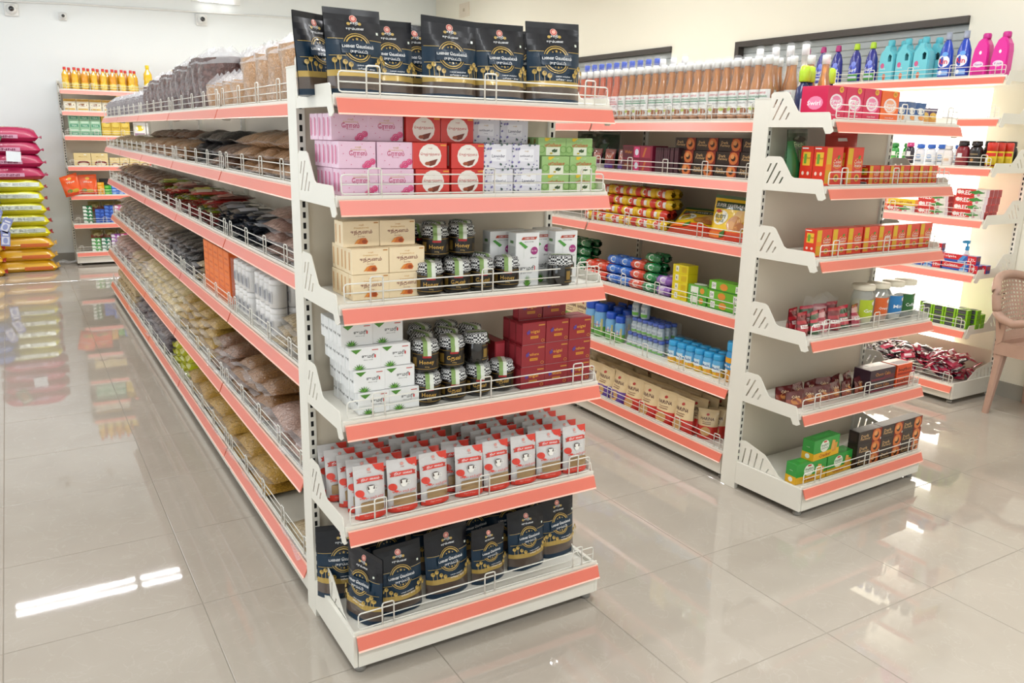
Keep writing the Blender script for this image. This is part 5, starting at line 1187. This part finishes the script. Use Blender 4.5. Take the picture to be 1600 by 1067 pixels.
CB1 = carton('sweet_box', .18, .1, .15, '#e6cf94', [('e', .55, .2, .38, .22, '#7a2a2c'), ('e', .55, .14, .3, .14, '#f0e0c0'), ('t', 'Mysore', .55, .72, .5, .1, '#b8923c'), ('r', .6, .85, .75, .92, '#f4f0e4')])
for i in range(2): putK(CB1, .0+.185*i, 3, 'large cream sweet box, %s one' % ['left', 'right'][i], 'box', 'large cream sweet boxes', .08)
for i in range(4): putK(CB1, .345+.11*i, 3, 'small cream sweet box, %s from the large ones' % nth(i), 'box', 'small cream sweet boxes', .07, 0, 0, (.58, .8, .66))
RDP = pouch('red_packet', .1, .1, .04, lambda v: ink('#e0523a', .3, .5), [('e', .5, .5, .3, .2, '#f0c8a0')], 93, .003)
for i in range(4): putK(RDP, .76+.11*i, 3, 'coral red packet right of the cream boxes, %s' % nth(i), 'packet', 'coral red packets', .07)
OBG = pouch('orange_pouch', .2, .24, .07, lambda v: ink('#ec5a1c', .3, .5), [('e', .5, .82, .12, .06, '#f0c040'), ('t', 'Wow', .5, .65, .5, .1, '#f4e0d0'), ('e', .3, .25, .15, .08, '#5a8a2a'), ('e', .6, .22, .2, .09, '#c8a030'), ('r', .05, .02, .95, .12, '#c83a14')], 94, .004)
putK(OBG, .03, 2, 'upright orange pouch on the back wall unit', 'pouch', None, .05)
put(OBG, (-.12, KY+.02, KZ[2]+.005), .25, 'orange pouch hanging over the left edge of the back unit', 'pouch', None, 0, None, -.25)
BTR = carton('black_tray', .22, .1, .07, '#2a2626', [('r', .1, .3, .9, .6, '#3c3634')])
putK(BTR, .28, 2, 'flat black box lying on the small soaps', 'box', None, .17, 0, .115)
for c, (col, c2) in enumerate([('#f0a820', '#f4c860'), ('#3aa83a', '#8ad05a'), ('#3a7ad8', '#8ab8f0'), ('#3a7ad8', '#a8c8f0'), ('#e03a2c', '#f07a60'), ('#e03a2c', '#f08a70'), ('#3a6ad0', '#8aa8ec'), ('#e8a82a', '#f4d070')]):
    P = carton('small_soap', .074, .05, .036, col, [('r', .1, .2, .6, .8, c2)])
    for r in range(3 if c % 4 else 4): putK(P, .17+.076*c, 2, '%s small soap bar box, %s layer, column %s' % (['amber', 'green', 'blue', 'blue', 'red', 'red', 'royal blue', 'gold'][c], nth(r), nth(c)), 'soap', 'small soap boxes', .05+.012*r, 0, .037*r)
def colstack(lv, x, n, col, c2, what, w=.1, h=.042):
    P = carton('toothpaste_carton', w, .06, h, col, [('p', [(0, .2), (.5, .2), (.3, .9), (0, .9)], c2), ('p', [(.55, .1), (.95, .1), (.75, .8)], c2)])
    for r in range(n): putK(P, x, lv, '%s carton in a stack, %s from the bottom' % (what, nth(r)), 'box', 'cartons on the back wall unit', .06, 0, (h+.0005)*r)
for a in [(1, -.0, 5, '#2a7a4a', '#f0f4ee', 'green and white toothpaste'), (1, .13, 4, '#2a4ea8', '#4a74d0', 'left royal blue'), (1, .235, 5, '#2a4ea8', '#5a84dc', 'right royal blue'), (1, .345, 5, '#e04a94', '#f8eef4', 'left pink and white'), (1, .45, 4, '#e83a8a', '#f8eef4', 'right pink and white'), (1, .56, 4, '#d8d4e0', '#e86aa0', 'pale pink'),
          (0, .06, 4, '#5aa85a', '#f4f6ee', 'light green and white'), (0, .17, 4, '#2a7a5a', '#eef4f0', 'teal and white'), (0, .28, 5, '#9a4aa8', '#f4eef6', 'purple and white'), (0, .39, 5, '#d83a8a', '#f8eef4', 'magenta and white'), (0, .50, 4, '#e85a9a', '#f8f0f4', 'rose and white'), (0, .61, 4, '#e88a6a', '#f8ece4', 'peach and white')]: colstack(*a)
for lv in (0, 1):
    for i in range(7): putK(pouch('green_packet', .14, .12, .05, lambda v: ink('#8a9a4a' if lv else '#a8b04a', .3, .5), [('e', .5, .5, .3, .2, '#d8c880')], 95, .004) if i == 0 else _gp, -.06+.15*i, lv, 'mixed snack packet behind the cartons, %s shelf, %s from the left' % (['lowest', 'second lowest'][lv], nth(i)), 'packet', 'packets behind the cartons', .24, 0, .13) if i else globals().__setitem__('_gp', pouch('snack_packet', .14, .12, .05, lambda v: ink('#8a7a3a' if v > .5 else '#a8503a', .3, .5), [('e', .5, .5, .3, .2, '#d8c880')], 95, .004))

# ------------------------------------------------------------------ sacks against the back wall
def sack(body, c2, items, seed, w=.64, l=.42, h=.15): return pillow('rice_sack', w, l, h, body, items, seed, .03, c2, .05, 16, 5.5)
def sack_side(P, sideitems): return P
MG = mat('sack_magenta', '#b3174f', .4, coat=.3, vary=.08, scale=8); LM = mat('sack_lime', '#e2dc1c', .3, coat=.5, vary=.08, scale=8); GDS = mat('sack_gold', '#e8b21c', .25, coat=.7, vary=.14, scale=8)
SVR = mat('sack_foil_band', '#c9cdc0', .15, metal=.7, vary=.2, scale=40); RDE = mat('sack_red_end', '#b82434', .4); BLS = mat('sack_blue', '#1f5aa8', .4, vary=.08)
def side_band(P, m, z0, z1, x0, x1, l, h, txt=None, tcol='#ffffff'):
    q = MB()
    for k in range(10):
        pass
    S = lambda x, y, e: (x, -l/2*.96-.006-e*3+.02*abs((y-h*.3)/h), y)
    q.grid(lambda u, v: S(x0+(x1-x0)*u, z0+(z1-z0)*v, 0), 8, 2, m)
    if txt:
        decal(q, [('t', txt, .5, .5, .7, .6, tcol)], lambda x, y, e: S(x0+x, z0+y, e+.001), x1-x0, z1-z0)
    return (P[0], P[1], P[2]+[('printed_band', q.mesh('printed_band'))])
SM = side_band(sack(MG, MG, [('t', 'PONNI', .55, .3, .6, .3, '#f4e4ec'), ('t', 'RICE', .6, .62, .3, .2, '#e8b040')], 1), ink('#d8a0b8', .4), .03, .07, -.2, .12, .42, .15, 'PONNI', '#7a1040')
SL = side_band(sack(LM, RDE, [('t', 'RICE', .5, .4, .5, .3, '#8a8a1a')], 2, .62, .42, .14), SVR, .05, .095, -.29, .26, .42, .14, 'IDLY RICE', '#8a8f80')
SG = side_band(sack(GDS, GDS, [('e', .7, .4, .1, .2, '#d86a1c')], 3, .66, .42, .14), mat('sack_orange_print', '#d86a1c', .3, coat=.6), .02, .06, .0, .28, .42, .14)
SX, SY = -.745, 8.45
zz = 0
for i in range(12):
    P, what, h = (SG, 'gold foil', .133) if i < 3 else ((SL, 'lime yellow', .128) if i < 8 else (SM, 'magenta', .138))
    k = i if i < 3 else (i-3 if i < 8 else i-8)
    put(P, (SX+.01*math.sin(5*i)+(.02 if i < 3 else 0), SY, zz+.001), R.uniform(-.03, .03), '%s rice sack in the right stack, %s of its colour from the bottom' % (what, nth(k)), 'sack', 'stacked rice sacks'); zz += h
SRG = sack(GDS, RDE, [('r', .0, .0, .3, 1, '#b82434')], 4, .6, .4, .14)
zz = 0
for i in range(4):
    put(SRG, (-1.22, 8.22, zz+.001), R.uniform(-.05, .05), 'gold sack with red ends in the left stack, %s from the bottom' % nth(i), 'sack', 'gold sacks with red ends'); zz += .13
SBL = sack(BLS, BLS, [('t', 'RICE', .5, .5, .5, .3, '#e8f0f8')], 5, .56, .4, .13)
for i in range(4):
    put(SBL, (-1.19, 8.22, zz+.001), R.uniform(-.06, .06), 'blue rice sack on the left stack, %s from its lowest' % nth(i), 'sack', 'blue rice sacks'); zz += .12
for i, (x, z_, ry) in enumerate([(-.93, .66, .35), (-.85, .565, .45), (-.87, .42, .1)]):
    q = MB(); q.prism([(-.045, -.08), (.045, -.08), (.045, .07), (.025, .085), (-.025, .085), (-.045, .07)], -.002, .002, ink('#8a94c8', .5), 'y')
    decal(q, [('r', .1, .1, .9, .62, '#dfe2f0'), ('e', .5, .36, .25, .2, '#9aa4d4'), ('r', .2, .7, .8, .8, '#f0f0f6')], lambda x_, y_, e: (x_-.045, -.002-e, y_-.08), .09, .165)
    tag(ob('sack_tag', q, None, (x, 8.0, z_), (0, ry, 0)), 'lavender cardboard tag hanging from the blue sacks, %s' % ['upper', 'middle', 'lowest'][i], 'tag', 'lavender sack tags')
q = MB(); q.prism([(-.06, -.09), (.06, -.09), (.06, .09), (-.06, .09)], -.002, .002, ink('#5a6a54', .5), 'y'); decal(q, [('e', .5, .5, .3, .3, '#a87a5a'), ('r', .1, .8, .9, .9, '#d8d8c8')], lambda x_, y_, e: (x_-.06, -.002-e, y_-.09), .12, .18)
tag(ob('sack_tag', q, None, (-.88, 8.19, 1.44), (0, .45, 0)), 'dark green picture tag on the top magenta sack', 'tag')
q = MB(); q.box(-.07, .07, -.002, .002, -.055, .055, ink('#eef2f6', .5)); tag(ob('paper_label', q, None, (-.70, 8.205, 1.29), (0, .06, 0)), 'white paper label stuck on the second magenta sack', 'label')
q = MB(); rq = random.Random(2)
q.grid(lambda u, v: ((u-.5)*.2, (v-.5)*.14, .02+.025*math.sin(7*u+3*v)*math.sin(6*v)), 8, 6, FILM2)
tag(ob('plastic_scrap', q, None, (-.27, 8.75, .012)), 'crumpled clear plastic scrap on the floor by the back wall', 'plastic scrap')

# ------------------------------------------------------------------ wall fittings
WB = mat('white_plastic', '#f2f2ee', .4); LENS = mat('black_lens', '#15151a', .1, coat=.8)
def cctv(x, z, s, label):
    e = tag(empty('security_camera', (x, YB, z)), label, 'camera', 'security cameras')
    b = MB(); b.bbox(-.07*s, .07*s, -.03, 0, -.07*s, .07*s, WB, .008); ob('junction_box', b, e)
    b = MB(); b.lathe([(.055*s, 0), (.055*s, .03), (.045*s, .05), (.03*s, .07)], WB, 16); ob('housing', b, e, (0, -.03, 0), (PI/2, 0, 0))
    b = MB(); b.lathe([(.028*s, 0), (.028*s, .012), (.018*s, .02), (.001, .022)], LENS, 14); ob('lens', b, e, (0, -.1, 0), (PI/2, 0, 0))
cctv(-.545, 2.905, 1.0, 'white square security camera at the far left of the back wall')
cctv(-.03, 2.875, .62, 'small round security camera, second along the back wall')
cctv(1.53, 2.975, 1.0, 'white square security camera above the spice bags')
q = MB(); q.tube([(-3.1, YB-.012, 2.86), (0, YB-.012, 3.02), (3.0, YB-.012, 3.11), (4.7, YB-.012, 3.16)], .011, WB, 6)
tag(ob('conduit_pipe', q), 'thin white cable conduit running along the back wall', 'pipe')
e = tag(empty('wall_tube_light', (1.72, YB, 3.24)), 'twin tube light fixed high on the back wall', 'light')
q = MB(); q.box(-.3, .3, -.04, 0, -.05, .05, WB); ob('batten', q, e)
for s in (-.12, .12):
    q = MB(); q.lathe([(.012, -.08), (.016, -.07), (.016, .07), (.012, .08)], mat('lit_tube', (1, 1, 1), .4, emit=6, vary=0), 10); ob('tube', q, e, (s, -.06, -.03), (0, PI/2, 0))
q = MB(); q.box(-.012, 0, -.14, .14, -.09, .09, mat('cream_plate', '#ece0cc', .4))
q.box(-.016, -.012, -.02, .02, -.02, .02, mat('plate_button', '#c8b89c', .4))
tag(ob('switch_plate', q, None, (XR, 8.15, 3.30)), 'cream blank switch plate high on the right wall', 'switch plate')

# ------------------------------------------------------------------ plastic chair by the right wall
def chair():
    PL = mat('faded_pink_plastic', '#b99684', .45, vary=.10, scale=14)
    e = tag(empty('plastic_armchair', (4.585, .14, 0), -.04), 'faded pinkish brown plastic armchair with a perforated back', 'chair')
    def leg(x0, y0, x1, y1, zt):
        b = MB(); n = 6; rings = []
        for i in range(n+1):
            t = i/n; cx, cy_, z_ = x1+(x0-x1)*t, y1+(y0-y1)*t, zt*t; w = .017+.022*t*t; d = .017+.012*t
            rings.append([(cx-w, cy_-d*.6, z_), (cx-w*.6, cy_-d, z_), (cx+w*.6, cy_-d, z_), (cx+w, cy_-d*.6, z_), (cx+w, cy_+d*.6, z_), (cx+w*.6, cy_+d, z_), (cx-w*.6, cy_+d, z_), (cx-w, cy_+d*.6, z_)])
        vs = [p for r in rings for p in r]; fs = [tuple(range(7, -1, -1)), tuple(range(8*n, 8*n+8))]
        for i in range(n):
            for k in range(8): fs.append((8*i+k, 8*i+(k+1) % 8, 8*i+8+(k+1) % 8, 8*i+8+k))
        b.add(vs, fs, PL); ob('leg', b, e)
    leg(-.175, 0, -.215, .02, .44); leg(.175, 0, .215, .02, .44); leg(-.235, -.38, -.25, -.43, .62); leg(.235, -.38, .25, -.43, .62)
    b = MB(); b.grid(lambda u, v: ((u-.5)*.44, .03-.46*v, .435+.03*(2*u-1)**2-.014*math.sin(PI*v)), 12, 8, PL, True, True)
    b.grid(lambda u, v: ((u-.5)*.44, .03-.46*v, .412+.03*(2*u-1)**2-.014*math.sin(PI*v)), 12, 8, PL)
    for a, q_ in ((-.43, -.41), (.012, .03)):
        b.prism([(-.215, .36), (-.15, .395), (.15, .395), (.215, .36), (.22, .465), (-.22, .465)], a, q_, PL, 'y')
    for s in (-1, 1): b.box(min(s*.205, s*.22), max(s*.205, s*.22), -.43, .03, .385, .465, PL)
    ob('seat', b, e)
    # back: a wide arch whose rim runs on into the armrests
    def S(u, v):
        t = 2*u-1; w = .39+.13*math.sin(PI*.5*min(1, v*1.15)); x = t*w/2
        return (x, .03+.12*v-.10*t*t*(.3+.7*v), .46+.385*v-.075*v*abs(t)**2.4)
    b = MB(); nu, nv = 18, 16
    for j in range(nv):
        for i in range(nu):
            u0, u1, v0, v1 = i/nu, (i+1)/nu, j/nv, (j+1)/nv
            solid = j < 2 or i in (0, nu-1) or j == nv-1
            o_ = [S(u0, v0), S(u1, v0), S(u1, v1), S(u0, v1)]
            if solid: b.add(o_, [(0, 1, 2, 3)], PL, True); continue
            du, dv = (u1-u0)*.24, (v1-v0)*.24
            n_ = [S(u0+du, v0+dv), S(u1-du, v0+dv), S(u1-du, v1-dv), S(u0+du, v1-dv)]
            b.add(o_+n_, [(k, (k+1) % 4, 4+(k+1) % 4, 4+k) for k in range(4)], PL)
    ob('perforated_back', b, e)
    b = MB(); pts = [S(0, .62+.38*t/5) for t in range(6)]+[S(t/14, 1) for t in range(1, 14)]+[S(1, 1-.38*t/5) for t in range(6)]
    b.tube([(p[0]*1.03, p[1]-.004, p[2]+.006) for p in pts], .026, PL, 10); ob('back_rim', b, e)
    for s in (-1, 1):
        p0 = S(0 if s < 0 else 1, .62); x = abs(p0[0])*1.03
        b = MB(); b.tube([(s*x, p0[1], p0[2]), (s*(x+.008), p0[1]-.04, p0[2]-.035), (s*(x+.014), p0[1]-.12, p0[2]-.055), (s*(x+.012), -.26, .645), (s*(x-.002), -.35, .63), (s*.24, -.39, .60)], .026, PL, 10); ob('armrest', b, e)
        b = MB(); b.prism([(.02, .44), (-.01, .47), (p0[1]-.05, p0[2]-.04), (p0[1], p0[2]), (.05, .6)], s*.215-.008, s*.215+.008, PL, 'x'); ob('side_web', b, e)
chair()
